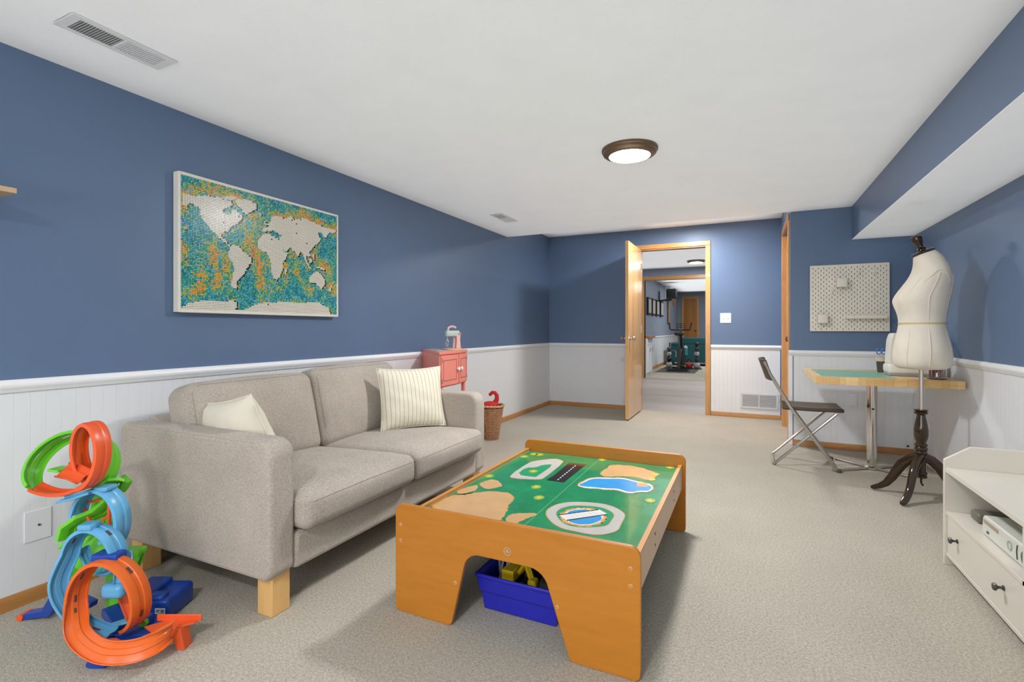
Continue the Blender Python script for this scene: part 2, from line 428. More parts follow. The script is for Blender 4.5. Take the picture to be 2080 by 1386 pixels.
# baseboards
def base(nm, axis, fixed, a0, a1, face):
    P = [(0, 0), (0.02, 0), (0.02, 0.043), (0.014, 0.052), (0, 0.055)]
    struct(nm, MB().prism([(fixed + face * d, h) for d, h in P], 'y' if axis == 'y' else 'x', a0, a1), OAKY if axis == 'y' else OAKB)
base('baseboard_left', 'y', XL, YB, YF, 1)
base('baseboard_far', 'x', YF, XL, JX0 - 0.05, -1)
base('baseboard_beside_door', 'x', YF, JX1 + 0.062, 0.36, -1)
base('baseboard_nook', 'x', YP, 0.378, XR, -1)
base('baseboard_right', 'y', XR, YB, 3.0, -1)

# doorway casing and jamb (oak)
def casing(nm, x0, x1, z1, y, face=-1, cw=0.058, dep=0.016, wallt=0.12):
    t0, t1 = sorted((y, y + face * dep))
    root = struct(nm, B(x0 - cw, x1 + cw, t0, t1, z1, z1 + cw), OAKX, bev=0.004)
    for nm2, a, b in (('side_casing', x0 - cw, x0), ('side_casing', x1, x1 + cw)):
        struct(nm2, B(a, b, t0, t1, 0, z1), OAK, root, bev=0.004)
    u0, u1 = sorted((y, y - face * wallt))
    struct('jamb', B(x0 - 0.015, x0, u0, u1, 0, z1), OAK, root)
    struct('jamb', B(x1, x1 + 0.015, u0, u1, 0, z1), OAK, root)
    struct('head_jamb', B(x0, x1, u0, u1, z1 - 0.012, z1), OAKX, root)
    return root
casing('trim_7', JX0 + 0.012, JX1, JZ - 0.01, YF)
# open door leaf
d1 = struct('door_1', B(-1.257, -1.219, 5.69, 6.455, 0.015, 2.065), DOORW, bev=0.003)
d1['label'] = 'open oak veneer door leaf standing into the room'
k = MB()
def knob(mb, x, y, z, sgn):
    mb.M = Matrix.Translation((x, y, z)) @ Matrix.Rotation(PI / 2 * sgn, 4, 'Y')
    mb.lathe([(0.03, 0), (0.03, 0.006), (0.012, 0.01), (0.011, 0.028), (0.022, 0.036), (0.028, 0.048), (0.024, 0.06), (0.01, 0.065)], n=20)
    mb.M = None
knob(k, -1.219, 5.755, 0.945, 1)
struct('door_handle', k, STEEL, d1)
k = MB(); knob(k, -1.257, 5.755, 0.945, -1); struct('door_handle', k, STEEL, d1)
for z in (0.25, 1.05, 1.85):
    struct('hinge', MB().tube([(-1.214, 6.462, z - 0.045), (-1.214, 6.462, z + 0.045)], 0.006, 8), STEEL, d1)
# closed side door
d2 = struct('door_2', B(0.39, 0.43, DY0 + 0.01, DY1 - 0.01, 0.01, DZ - 0.01), DOORW)
k = MB(); k.M = None
k.M = Matrix.Translation((0.39, 5.36, 0.955)) @ Matrix.Rotation(-PI / 2, 4, 'Y')
k.lathe([(0.026, 0), (0.026, 0.005), (0.01, 0.01), (0.01, 0.03), (0.024, 0.04), (0.024, 0.052), (0.01, 0.058)], n=16)
struct('door_handle', k, BRONZE, d2)
t8 = struct('trim_8', B(0.344, 0.36, DY0 - 0.06, DY1 + 0.06, DZ, DZ + 0.06), OAKY, bev=0.003)
for a, b in ((DY0 - 0.06, DY0), (DY1, DY1 + 0.06)): struct('side_casing', B(0.344, 0.36, a, b, 0, DZ), OAK, t8, bev=0.003)
for a, b in ((DY0, DY0 + 0.012), (DY1 - 0.012, DY1)): struct('jamb', B(0.355, 0.395, a, b, 0, DZ), OAK, t8)

# ------------------------------------------------------------------ hall and far room beyond the doorway
struct('floor_hall', B(-3.2, 1.2, 6.56, 10.9, -0.1, 0.0), VINYL)
struct('ceiling_hall', B(-3.2, 1.2, 6.56, 18.4, H2, H2 + 0.1), CEIL)
struct('wall_hall_left', B(-3.1, -3.0, 6.62, 10.85, 0, H2), GBLUE)
struct('wall_hall_right', B(0.9, 1.0, 6.62, 10.85, 0, H2), GBLUE)
GX0, GX1, GZ = -1.985, -0.2, 2.115
w = MB(); w.box(-3.1, GX0, 10.85, 10.97, 0, H2); w.box(GX1, 1.0, 10.85, 10.97, 0, H2); w.box(GX0, GX1, 10.85, 10.97, GZ, H2)
struct('wall_hall_end', w, GBLUE)
casing('trim_9', GX0, GX1, GZ - 0.01, 10.85, cw=0.07)
struct('floor_far_room', B(-2.4, 2.2, 10.9, 18.4, -0.1, 0.004), CARPET)
w3 = struct('wall_gym_left', B(-2.3, -2.2, 10.97, 18.3, 0, H2), GBLUE)
struct('panel', B(-2.2, -2.192, 10.97, 18.3, 0, 0.83), BOARD, w3)
struct('trim_10', MB().prism([(-2.2 + d, RAIL - 0.05 + h) for d, h in RP], 'y', 10.97, 18.3), WHITE)
struct('baseboard_gym', B(-2.192, -2.18, 12.3, 18.3, 0, 0.09), OAKY)
struct('wall_gym_far', B(-2.3, 2.2, 18.3, 18.4, 0, H2), GBLUE)
struct('wall_gym_right', B(2.1, 2.2, 10.97, 18.3, 0, H2), GBLUE)
d3 = struct('door_3', B(-1.985, -1.555, 18.27, 18.295, 0.0, 2.12), wood('dark_oak_door', (0.33, 0.12, 0.015), (0.48, 0.20, 0.035), 'z', 0.4, 7))
struct('door_handle', MB().ball((-1.60, 18.25, 1.0), 0.03), BRONZE, d3)
t11 = struct('trim_11', B(-2.06, -1.48, 18.27, 18.3, 2.12, 2.19), OAKX)
for a in (-2.06, -1.555): struct('side_casing', B(a, a + 0.075, 18.27, 18.3, 0, 2.12), OAK, t11)
struct('trim_12', B(-2.2, -2.04, 15.4, 16.1, 1.97, H2), WHITE)

# ------------------------------------------------------------------ ceiling lights
def lamp(loc, label, grp='round bronze ceiling lights'):
    t = thing('ceiling_light', label, 'ceiling light', loc, 0, grp)
    m = MB().lathe([(0.162, 0), (0.162, -0.012), (0.155, -0.016), (0.154, -0.028), (0.148, -0.034), (0.125, -0.044), (0.119, -0.044), (0.119, -0.03), (0.10, -0.03)], n=64, cap=False)
    m.build('ring', BRONZE, t, local=True, smooth=30)
    MB().lathe([(0.118, -0.034), (0.118, -0.041), (0.09, -0.044), (0.0005, -0.045)], n=48, cap=False).build('diffuser', LIT, t, local=True)
    return t
L1 = lamp((-0.625, 2.945, H1), 'round bronze ceiling light with glowing white diffuser above the play table')
dup(L1, (-0.62, 5.8, H2), 'round bronze ceiling light over the raised ceiling strip before the doorway', 'round bronze ceiling lights')
dup(L1, (-0.855, 9.85, H2), 'round ceiling light seen through the doorway in the hall', 'round bronze ceiling lights')
dup(L1, (-0.4, 14.5, H2), 'round ceiling light in the exercise room', 'round bronze ceiling lights')
dup(L1, (-0.5, -0.75, H1), 'added round bronze ceiling light for fill behind the viewpoint', 'round bronze ceiling lights')  # unseen lamp added behind the camera to fill the room

# ------------------------------------------------------------------ vents
def ceiling_vent(x0, x1, y0, y1, z, label):
    t = thing('ceiling_vent', label, 'vent', ((x0 + x1) / 2, (y0 + y1) / 2, z), 0, 'white ceiling vents')
    hx, hy = (x1 - x0) / 2, (y1 - y0) / 2; e = 0.032; g = 0.022
    m = MB()
    for a in ((-hx, -hx + g, -hy, hy), (hx - g, hx, -hy, hy), (-hx + g, hx - g, -hy, -hy + e), (-hx + g, hx - g, hy - e, hy), (-hx + g, hx - g, -0.006, 0.006)):
        m.box(*a, -0.006, 0)
    m.build('frame', VENTW, t, local=True, bev=0.002)
    B(-hx + g, hx - g, -hy + e, hy - e, -0.0012, 0).build('backing', GREYL, t, local=True)
    first = None
    for s_, n in ((-1, 15), (1, 15)):
        a, b = (-hy + e, -0.006) if s_ < 0 else (0.006, hy - e)
        for i in range(n):
            y = a + (b - a) * (i + 0.5) / n; tl = 0.9 if s_ < 0 else -0.9
            if first is None:
                first = MB().beam((-hx + g, 0, 0), (hx - g, 0, 0), 0.0058, 0.001).build('slat', VENTW, t, local=True, smooth=0)
                first.location = (0, y, -0.0035); first.rotation_euler = (tl, 0, 0)
            else: piece(first, 'slat', (0, y, -0.0035), t, (tl, 0, 0))
    return t
ceiling_vent(-2.176, -2.04, 0.872, 1.212, H1, 'long white louvred vent in ceiling above the left wall, nearest the viewpoint')
ceiling_vent(-2.157, -2.03, 4.07, 4.42, H1, 'small distant ceiling vent near the raised ceiling strip')
t = thing('wall_vent', 'white louvred return air grille low on panelling beside the doorway', 'vent', (0.133, YF - 0.008, 0.205))
m = MB(); hx, hz = 0.199, 0.088
for a in ((-hx, -hx + 0.022, -hz, hz), (hx - 0.022, hx, -hz, hz), (-hx + 0.022, hx - 0.022, -hz, -hz + 0.02), (-hx + 0.022, hx - 0.022, hz - 0.02, hz), (-0.006, 0.006, -hz + 0.02, hz - 0.02)):
    m.box(a[0], a[1], -0.009, 0, a[2], a[3])
m.build('frame', VENTW, t, local=True, bev=0.002)
B(-hx + 0.022, hx - 0.022, -0.002, 0, -hz + 0.02, hz - 0.02).build('backing', GREYL, t, local=True)
first = None
for i in range(13):
    z = -hz + 0.026 + i * 0.0103
    for xx in (-0.0915, 0.0915):
        if first is None:
            first = MB().beam((-0.0855, 0, 0), (0.0855, 0, 0), 0.0075, 0.001).build('slat', VENTW, t, local=True, smooth=0)
            first.location = (xx, -0.0055, z); first.rotation_euler = (0.7, 0, 0)
        else: piece(first, 'slat', (xx, -0.0055, z), t, (0.7, 0, 0))

# ------------------------------------------------------------------ switches, outlets
def plate(name, label, cat, loc, wx, wz, normal, grp=None):
    rz = {'-y': 0, '+x': PI / 2, '-x': -PI / 2}[normal]
    t = thing(name, label, cat, loc, rz, grp)
    B(-wx / 2, wx / 2, -0.005, 0, -wz / 2, wz / 2).build('plate', WP if wx > 0.1 else BOARD, t, local=True, bev=0.002)
    return t
t = plate('light_switch', 'white double toggle switch plate on blue wall right of the doorway', 'switch', (-0.228, YF, 1.184), 0.122, 0.118, '-y')
for x in (-0.024, 0.024):
    MB().box(x - 0.004, x + 0.004, -0.014, -0.004, -0.003, 0.012).build('toggle', WP, t, local=True)
    for z in (-0.03, 0.03): B(x - 0.002, x + 0.002, -0.006, -0.0045, z - 0.002, z + 0.002).build('screw', STEEL, t, local=True)
def outlet(label, loc, normal):
    t = plate('wall_outlet', label, 'outlet', loc, 0.072, 0.115, normal)
    for z in (-0.026, 0.026):
        MB().rbox((0, -0.006, z), (0.034, 0.004, 0.03), 0.0015, m=2).build('socket', WHITE, t, local=True)
        for x in (-0.006, 0.006): B(x - 0.001, x + 0.001, -0.0085, -0.0078, z - 0.002, z + 0.006).build('slot', DGREY, t, local=True)
    return t
outlet('white wall outlet on panelling in the far left corner', (-2.235, YF - 0.008, 0.28), '-y')
outlet('white wall outlet under the sewing desk, left of the steel column', (0.828, YP - 0.008, 0.44), '-y')
outlet('white wall outlet low on right wall behind the dress form', (XR - 0.008, 4.75, 0.29), '-x')
t = plate('jack_plate', 'large square white cover plate with small round socket beside the toy track', 'cover plate', (XL + 0.008, 0.953, 0.29), 0.083, 0.118, '+x')
MB().tube([(0.002, -0.005, -0.0), (0.002, -0.010, -0.0)], 0.004, 10).build('socket', DGREY, t, local=True)
t = tag(MB().tube([(1.213, YP - 0.008, 0.076), (1.213, YP - 0.018, 0.076)], 0.008, 12).build('cable_stub', BLACK), 'black cable stub poking from panelling under the sewing desk', 'cable')

# ------------------------------------------------------------------ wall shelf, left edge
t = thing('wall_shelf', 'pale wooden shelf board on the blue wall at the upper left', 'shelf', (XL, 0.5, 1.53))
B(XL, -2.29, 0.0, 0.82, 1.521, 1.539).build('board', SHELFW, t, bev=0.001)
B(XL, XL + 0.02, 0.1, 0.14, 1.44, 1.521).build('bracket', STEEL, t)
# ------------------------------------------------------------------ world map mosaic
LAND= [[(0.004, 0.866), (0.018, 0.863), (0.046, 0.869), (0.074, 0.866), (0.121, 0.885), (0.133, 0.898), (0.164, 0.886), (0.195, 0.908), (0.214, 0.886), (0.246, 0.888), (0.268, 0.877), (0.255, 0.846), (0.227, 0.829), (0.214, 0.815), (0.214, 0.792), (0.23, 0.778), (0.246, 0.78), (0.258, 0.798), (0.265, 0.825), (0.285, 0.835), (0.292, 0.818), (0.319, 0.798), (0.319, 0.769), (0.292, 0.722), (0.265, 0.691), (0.246, 0.662), (0.24, 0.64), (0.211, 0.628), (0.203, 0.602), (0.208, 0.585), (0.227, 0.566), (0.24, 0.537), (0.255, 0.523), (0.246, 0.523), (0.227, 0.543), (0.201, 0.569), (0.183, 0.588), (0.167, 0.611), (0.139, 0.64), (0.121, 0.68), (0.098, 0.718), (0.092, 0.743), (0.098, 0.772), (0.074, 0.791), (0.046, 0.798), (0.023, 0.774), (0.004, 0.771)], [(0.278, 0.891), (0.292, 0.925), (0.333, 0.934), (0.389, 0.931), (0.411, 0.928), (0.407, 0.886), (0.389, 0.86), (0.361, 0.831), (0.347, 0.812), (0.326, 0.825), (0.316, 0.855), (0.299, 0.869)], [(0.208, 0.903), (0.24, 0.929), (0.285, 0.942), (0.292, 0.929), (0.265, 0.905), (0.227, 0.891)], [(0.252, 0.525), (0.272, 0.545), (0.299, 0.535), (0.326, 0.498), (0.354, 0.475), (0.376, 0.451), (0.371, 0.409), (0.354, 0.377), (0.336, 0.325), (0.312, 0.283), (0.292, 0.242), (0.285, 0.188), (0.268, 0.185), (0.258, 0.217), (0.265, 0.275), (0.275, 0.354), (0.265, 0.395), (0.246, 0.425), (0.24, 0.451), (0.246, 0.491)], [(0.441, 0.665), (0.471, 0.689), (0.501, 0.682), (0.54, 0.66), (0.56, 0.645), (0.569, 0.594), (0.589, 0.546), (0.618, 0.557), (0.609, 0.518), (0.581, 0.458), (0.577, 0.385), (0.56, 0.329), (0.537, 0.291), (0.517, 0.302), (0.501, 0.362), (0.494, 0.463), (0.471, 0.52), (0.448, 0.52), (0.418, 0.545), (0.415, 0.598), (0.426, 0.642)], [(0.552, 0.674), (0.589, 0.709), (0.605, 0.634), (0.634, 0.603), (0.597, 0.558), (0.577, 0.574), (0.56, 0.623)], [(0.447, 0.697), (0.448, 0.728), (0.471, 0.74), (0.486, 0.76), (0.459, 0.762), (0.494, 0.792), (0.505, 0.837), (0.525, 0.858), (0.556, 0.858), (0.589, 0.855), (0.639, 0.889), (0.664, 0.866), (0.69, 0.886), (0.725, 0.897), (0.76, 0.895), (0.797, 0.889), (0.853, 0.872), (0.912, 0.86), (0.993, 0.86), (0.993, 0.835), (0.932, 0.818), (0.912, 0.766), (0.892, 0.762), (0.873, 0.797), (0.844, 0.795), (0.853, 0.74), (0.825, 0.688), (0.797, 0.625), (0.774, 0.591), (0.783, 0.554), (0.765, 0.549), (0.748, 0.557), (0.756, 0.503), (0.769, 0.462), (0.751, 0.48), (0.73, 0.543), (0.708, 0.592), (0.688, 0.529), (0.66, 0.572), (0.639, 0.594), (0.618, 0.622), (0.601, 0.634), (0.589, 0.683), (0.54, 0.712), (0.509, 0.729), (0.494, 0.711), (0.471, 0.714), (0.463, 0.692)], [(0.774, 0.345), (0.797, 0.388), (0.825, 0.409), (0.853, 0.408), (0.865, 0.398), (0.897, 0.345), (0.897, 0.298), (0.873, 0.243), (0.849, 0.269), (0.816, 0.305), (0.778, 0.294)], [(0.774, 0.529), (0.792, 0.538), (0.797, 0.5), (0.774, 0.485)], [(0.73, 0.543), (0.743, 0.54), (0.774, 0.462), (0.765, 0.449)], [(0.769, 0.445), (0.82, 0.442), (0.817, 0.431), (0.769, 0.434)], [(0.817, 0.465), (0.844, 0.469), (0.892, 0.454), (0.897, 0.438), (0.844, 0.446)], [(0.797, 0.574), (0.811, 0.571), (0.817, 0.526), (0.804, 0.529)], [(0.853, 0.752), (0.871, 0.757), (0.853, 0.706), (0.825, 0.671), (0.823, 0.682)], [(0.452, 0.791), (0.465, 0.794), (0.469, 0.765), (0.454, 0.758)], [(0.418, 0.845), (0.437, 0.851), (0.433, 0.835), (0.422, 0.831)], [(0.599, 0.405), (0.612, 0.406), (0.601, 0.351), (0.591, 0.355)], [(0.957, 0.3), (0.967, 0.289), (0.937, 0.232), (0.93, 0.243)], [(0.01, 0.617), (0.018, 0.618), (0.029, 0.6), (0.023, 0.594)], [(0.0, 0.012), (0.035, 0.045), (0.104, 0.072), (0.176, 0.071), (0.265, 0.085), (0.292, 0.068), (0.285, 0.018), (0.319, 0.009), (0.361, 0.034), (0.404, 0.066), (0.471, 0.086), (0.589, 0.1), (0.716, 0.105), (0.853, 0.109), (0.922, 0.068), (0.952, 0.011), (0.932, -0.009), (0.0, -0.008)]]
RIDGE= [[(0.397, 0.783), (0.375, 0.668), (0.361, 0.585), (0.389, 0.512), (0.426, 0.4), (0.433, 0.229)], [(0.158, 0.517), (0.176, 0.365), (0.183, 0.282), (0.152, 0.205), (0.08, 0.151), (0.007, 0.117)], [(0.66, 0.549), (0.69, 0.371), (0.716, 0.265), (0.788, 0.206)], [(0.605, 0.432), (0.601, 0.282)], [(0.074, 0.292), (0.121, 0.272)], [(0.214, 0.38), (0.24, 0.291)], [(0.004, 0.446), (0.015, 0.335)], [(0.004, 0.809), (0.004, 0.74)], [(0.509, 0.838), (0.673, 0.923), (0.993, 0.883)], [(0.292, 0.934), (0.24, 0.952), (0.046, 0.9), (0.004, 0.88)], [(0.882, 0.494), (0.952, 0.435)], [(0.942, 0.305), (0.972, 0.212)], [(0.797, 0.669), (0.816, 0.526)]]
MAPBOX= (1.472, 2.474, 1.146, 1.796)
def inpoly(x, y, P):
    c = False; j = len(P) - 1
    for i in range(len(P)):
        if (P[i][1] > y) != (P[j][1] > y) and x < (P[j][0] - P[i][0]) * (y - P[i][1]) / (P[j][1] - P[i][1]) + P[i][0]: c = not c
        j = i
    return c
def segd(x, y, a, b):
    ax, ay = a[0], a[1] * 0.65; bx, by = b[0], b[1] * 0.65; y = y * 0.65
    dx, dy = bx - ax, by - ay; t_ = max(0, min(1, ((x - ax) * dx + (y - ay) * dy) / (dx * dx + dy * dy + 1e-9)))
    return math.hypot(x - ax - dx * t_, y - ay - dy * t_)
def map_panel():
    NX, NY = 128, 80; y0, y1, z0, z1 = MAPBOX; xf = -2.459
    t = thing('world_map_mosaic', 'framed brick-tile mosaic world map in teal and orange on left wall', 'wall art', (XL, (y0 + y1) / 2, z0 - 0.014))
    e = 0.013
    m = MB()
    for a in ((y0 - e, y0, z0 - e, z1 + e), (y1, y1 + e, z0 - e, z1 + e), (y0, y1, z0 - e, z0), (y0, y1, z1, z1 + e)):
        m.box(XL + 0.004, -2.4555, *a)
    m.build('frame', mat('cream_white_frame', (0.76, 0.72, 0.64), 0.4), t, bev=0.002)
    B(XL + 0.003, xf - 0.001, y0, y1, z0, z1).build('backing', mat('backing_black', (0.035, 0.04, 0.045), 0.5), t)
    rnd = random.Random(4)
    land = [[any(inpoly((i + 0.5) / NX, (j + 0.5) / NY, P) for P in LAND) for j in range(NY)] for i in range(NX)]
    # distance to land by sweeps
    D = [[0 if land[i][j] else 99 for j in range(NY)] for i in range(NX)]
    for rng_i, rng_j, di, dj in ((range(NX), range(NY), -1, -1), (range(NX - 1, -1, -1), range(NY - 1, -1, -1), 1, 1)):
        for i in rng_i:
            for j in rng_j:
                for a, b in ((di, 0), (0, dj), (di, dj), (di, -dj)):
                    if 0 <= i + a < NX and 0 <= j + b < NY: D[i][j] = min(D[i][j], D[i + a][j + b] + 1)
    G = [[rnd.random() for _ in range(40)] for _ in range(40)]
    def low(x, y):
        x, y = x / 6.0, y / 6.0; i, j = int(x), int(y); fx, fy = x - i, y - j
        return (G[i][j] * (1 - fx) + G[i + 1][j] * fx) * (1 - fy) + (G[i][j + 1] * (1 - fx) + G[i + 1][j + 1] * fx) * fy
    cols = [('map_ivory', (0.86, 0.80, 0.70)), ('map_black', (0.02, 0.022, 0.025)), ('map_deep_teal', (0.01, 0.27, 0.30)), ('map_teal', (0.04, 0.42, 0.42)),
            ('map_sky', (0.16, 0.52, 0.66)), ('map_blue', (0.02, 0.22, 0.42)), ('map_green', (0.10, 0.42, 0.16)), ('map_lime', (0.45, 0.60, 0.14)),
            ('map_amber', (0.82, 0.47, 0.10)), ('map_orange', (0.85, 0.30, 0.06)), ('map_coral', (0.80, 0.22, 0.16))]
    mats = [mat(n_, c_, 0.24, spec=0.5) for n_, c_ in cols]
    verts, faces, mi = [], [], []
    cy, cz = (y1 - y0) / NX, (z1 - z0) / NY
    r_ = 0.485
    K = 8
    cs = [(math.cos(2 * PI * (k + 0.5) / K), math.sin(2 * PI * (k + 0.5) / K)) for k in range(K)]
    for i in range(NX):
        for j in range(NY):
            u, v = (i + 0.5) / NX, (j + 0.5) / NY
            if land[i][j]:
                q = 0
                if rnd.random() < 0.004: q = 1
            else:
                if (i > 0 and land[i - 1][j] and rnd.random() < 0.62) or (j < NY - 1 and i > 0 and land[i - 1][j + 1] and rnd.random() < 0.45): q = 1
                else:
                    dr = min(segd(u, v, a, b) for L in RIDGE for a, b in zip(L, L[1:]))
                    lo = low(i, j)
                    hgt = max(0, 1 - dr / 0.05) * 0.8 + max(0, 1 - D[i][j] / 4.0) * 0.35 + (lo - 0.5) * 0.8 + (rnd.random() - 0.5) * 0.75
                    if u > 0.35 and u < 0.5 and v < 0.5: hgt += 0.05
                    if hgt > 0.95: q = rnd.choice((9, 10, 8, 8))
                    elif hgt > 0.72: q = rnd.choice((9, 8, 8, 7, 8, 6))
                    elif hgt > 0.45: q = rnd.choice((8, 7, 7, 6, 4, 8))
                    elif hgt > 0.25: q = rnd.choice((7, 6, 6, 4, 3))
                    elif hgt > 0.0: q = rnd.choice((3, 4, 6, 3, 4, 2))
                    else: q = rnd.choice((2, 3, 3, 5, 4, 2))
            yc, zc = y0 + cy * (i + 0.5), z0 + cz * (j + 0.5); b0 = len(verts)
            for rr, xx in ((r_, xf - 0.001), (r_, xf + 0.0018), (r_ * 0.88, xf + 0.0024)):
                for a, b in cs: verts.append((xx, yc + a * cy * rr, zc + b * cz * rr))
            for L_ in (0, K):
                for k_ in range(K): faces.append((b0 + L_ + k_, b0 + L_ + (k_ + 1) % K, b0 + L_ + K + (k_ + 1) % K, b0 + L_ + K + k_)); mi.append(q)
            faces.append(tuple(b0 + 2 * K + k_ for k_ in range(K))); mi.append(q)
    me = bpy.data.meshes.new('map_tiles'); off = t.location
    me.from_pydata([(a - off.x, b - off.y, c - off.z) for a, b, c in verts], [], faces)
    for m_ in mats: me.materials.append(m_)
    me.polygons.foreach_set('material_index', mi)
    o = bpy.data.objects.new('map_tiles', me); C.objects.link(o); o.parent = t; o['kind'] = 'stuff'
map_panel()

# ------------------------------------------------------------------ sofa
SX0, SX1, SY0, SY1 = -2.475, -1.53, 1.222, 2.825
def seam(bm, pts, d, r_=0.0019):
    from mathutils.bvhtree import BVHTree
    T = BVHTree.FromBMesh(bm); out = []
    for p in pts:
        h = T.ray_cast(Vector(p), Vector(d))
        if h[0] is not None: out.append(h[0] + h[1] * 0.0004)
    return MB().tube(out, r_, 6)
def make_sofa():
    t = thing('sofa', 'two-seat sofa in taupe woven fabric on square beech legs', 'sofa', ((SX0 + SX1) / 2, (SY0 + SY1) / 2, 0))
    for a, b in ((SY0, SY0 + 0.112), (SY1 - 0.112, SY1)):
        P = [(SX0, 0.155), (SX0 + 0.02, 0.14)] + [(SX1 - 0.03, 0.14), (SX1, 0.165)] + arc(SX1 - 0.065, 0.645 - 0.065, 0.065, 0, 90, 8) + arc(SX0 + 0.04, 0.645 - 0.04, 0.04, 90, 180, 5)
        arm = MB().prism(P, 'y', a, b).build('arm', SOFA, t, bev=0.018)
        mod = arm.modifiers['bevel']; mod.segments = 4
        for yy in (a + 0.003, b - 0.003):
            Q = [(SX1 - 0.006 , 0.17)] + arc(SX1 - 0.07, 0.645 - 0.07, 0.064, 0, 90, 8) + [(SX0 + 0.05, 0.639)]
            MB().tube([(x, yy + (0.007 if yy < (a + b) / 2 else -0.007) * 0, z) for x, z in [(x - 0.006, z - 0.004) for x, z in Q]], 0.0012, 6).build('piping', SEAM, arm)
    ya, yb = SY0 + 0.11, SY1 - 0.11
    B(SX0 + 0.1, SX1 + 0.0, ya, yb, 0.145, 0.285).build('base', SOFA, t, bev=0.02)
    MB().prism([(SX0, 0.145), (SX0 + 0.12, 0.145), (SX0 + 0.14, 0.62), (SX0 + 0.02, 0.66), (SX0, 0.64)], 'y', ya, yb).build('back_frame', SOFA, t, bev=0.02)
    ym = (ya + yb) / 2
    for a, b in ((ya + 0.004, ym - 0.003), (ym + 0.003, yb - 0.004)):
        m = MB(); m.rbox(((-2.33 - 1.483) / 2, (a + b) / 2, 0.36), (0.862, b - a, 0.142), 0.042, n=4, bulge=(0.02, 0.004, 0.024), m=10)
        for v in m.bm.verts:
            if v.co.z > 0.30: v.co.z += -0.02 * max(0, min(1, (-1.6 - v.co.x) / 0.5))
        fr = [(-1.2, a + 0.02 + (b - a - 0.04) * i / 30, 0.4 + 0.006 * math.sin(PI * i / 30)) for i in range(31)]
        sd = [(-1.53 - 0.75 * i / 20, a - 0.2, 0.4 - 0.015 * i / 20) for i in range(21)]
        s1 = seam(m.bm, fr, (-1, 0, 0)); s2 = seam(m.bm, sd, (0, 1, 0))
        c = m.build('seat_cushion', SOFA, t, smooth=60)
        s1.build('piping', SEAM, c); s2.build('piping', SEAM, c)
    # back cushions lean back
    for a, b, tw, zz in ((ya - 0.005, ym - 0.01, 0.0, 0), (ym - 0.005, yb + 0.0, 0.0, 0.018)):
        m = MB(); m.rbox((-0.025, 0, 0), (0.185, b - a, 0.43 + zz), 0.055, n=4, bulge=(0.03, 0.006, 0.014), m=10)
        hy, hz = (b - a) / 2 - 0.022, 0.2 + zz / 2
        loop_ = [(0.4, -hy, -hz), (0.4, -hy, -hz / 2), (0.4, -hy, 0), (0.4, -hy, hz / 2), (0.4, -hy + 0.002, hz - 0.03), (0.4, -hy + 0.03, hz - 0.002)] + [(0.4, -hy + 0.05 + (2 * hy - 0.1) * i / 12, hz + 0.002) for i in range(13)] + [(0.4, hy - 0.03, hz - 0.002), (0.4, hy - 0.002, hz - 0.03), (0.4, hy, hz / 2), (0.4, hy, 0), (0.4, hy, -hz)]
        s1 = seam(m.bm, loop_, (-1, 0, 0))
        Mx = Matrix.Translation((-2.19, (a + b) / 2, 0.595 + zz / 2)) @ Matrix.Rotation(-0.24, 4, 'Y') @ Matrix.Rotation(tw, 4, 'Z')
        for v in m.bm.verts: v.co = Mx @ v.co
        c = m.build('back_cushion', SOFA, t, smooth=60)
        for v in s1.bm.verts: v.co = Mx @ v.co
        s1.build('piping', SEAM, c)
    for x in (-1.634, -2.44):
        for y in (1.253, 2.72):
            B(x, x + 0.078, y, y + 0.078, 0, 0.15).build('leg', BIRCH, t, bev=0.003)
    return t
make_sofa()

def pillow(label, M_, sx, sz, th, mat_):
    n = 22; m = MB(); g = {}
    for sd in (-1, 1):
        for i in range(n + 1):
            for j in range(n + 1):
                u, v = -1 + 2 * i / n, -1 + 2 * j / n
                pin = 1 - 0.075 * (1 - u * u) * (v * v) ; pin2 = 1 - 0.075 * (1 - v * v) * (u * u)
                h = ((1 - u ** 4) * (1 - v ** 4)) ** 0.5 * (0.55 + 0.45 * (1 - u * u) * (1 - v * v))
                wr_ = 0.004 * math.sin(9 * u + 4 * v) * math.sin(7 * v - 3 * u)
                p = (u * sx / 2 * pin2, sd * (h * th / 2 + wr_ * h), v * sz / 2 * pin)
                if abs(u) == 1 or abs(v) == 1:
                    g[(i, j)] = g.get((i, j)) or m.v(p); g[(sd, i, j)] = g[(i, j)]
                else: g[(sd, i, j)] = m.v(p)
        for i in range(n):
            for j in range(n): m.face([g[(sd, i, j)], g[(sd, i + 1, j)], g[(sd, i + 1, j + 1)], g[(sd, i, j + 1)]])
    edge = []
    for i in range(n): edge.append(g[(i, 0)].co.copy())
    for j in range(n): edge.append(g[(n, j)].co.copy())
    for i in range(n, 0, -1): edge.append(g[(i, n)].co.copy())
    for j in range(n, 0, -1): edge.append(g[(0, j)].co.copy())
    o = m.build('throw_pillow', mat_, None, smooth=80)
    o.matrix_world = M_
    pp = MB().tube(edge, 0.003, 6, closed=True).build('piping', CREAMP, None); pp.parent = o
    tag(o, label, 'pillow', 'cream throw pillows')
    return o
pillow('cream pinstriped square pillow facing out at the far end of the sofa',
       Matrix.Translation((-1.90, 2.545, 0.435 + 0.185)) @ Matrix.Rotation(R(56), 4, 'Z') @ Matrix.Rotation(R(-15), 4, 'X'), 0.42, 0.385, 0.14, CREAM)
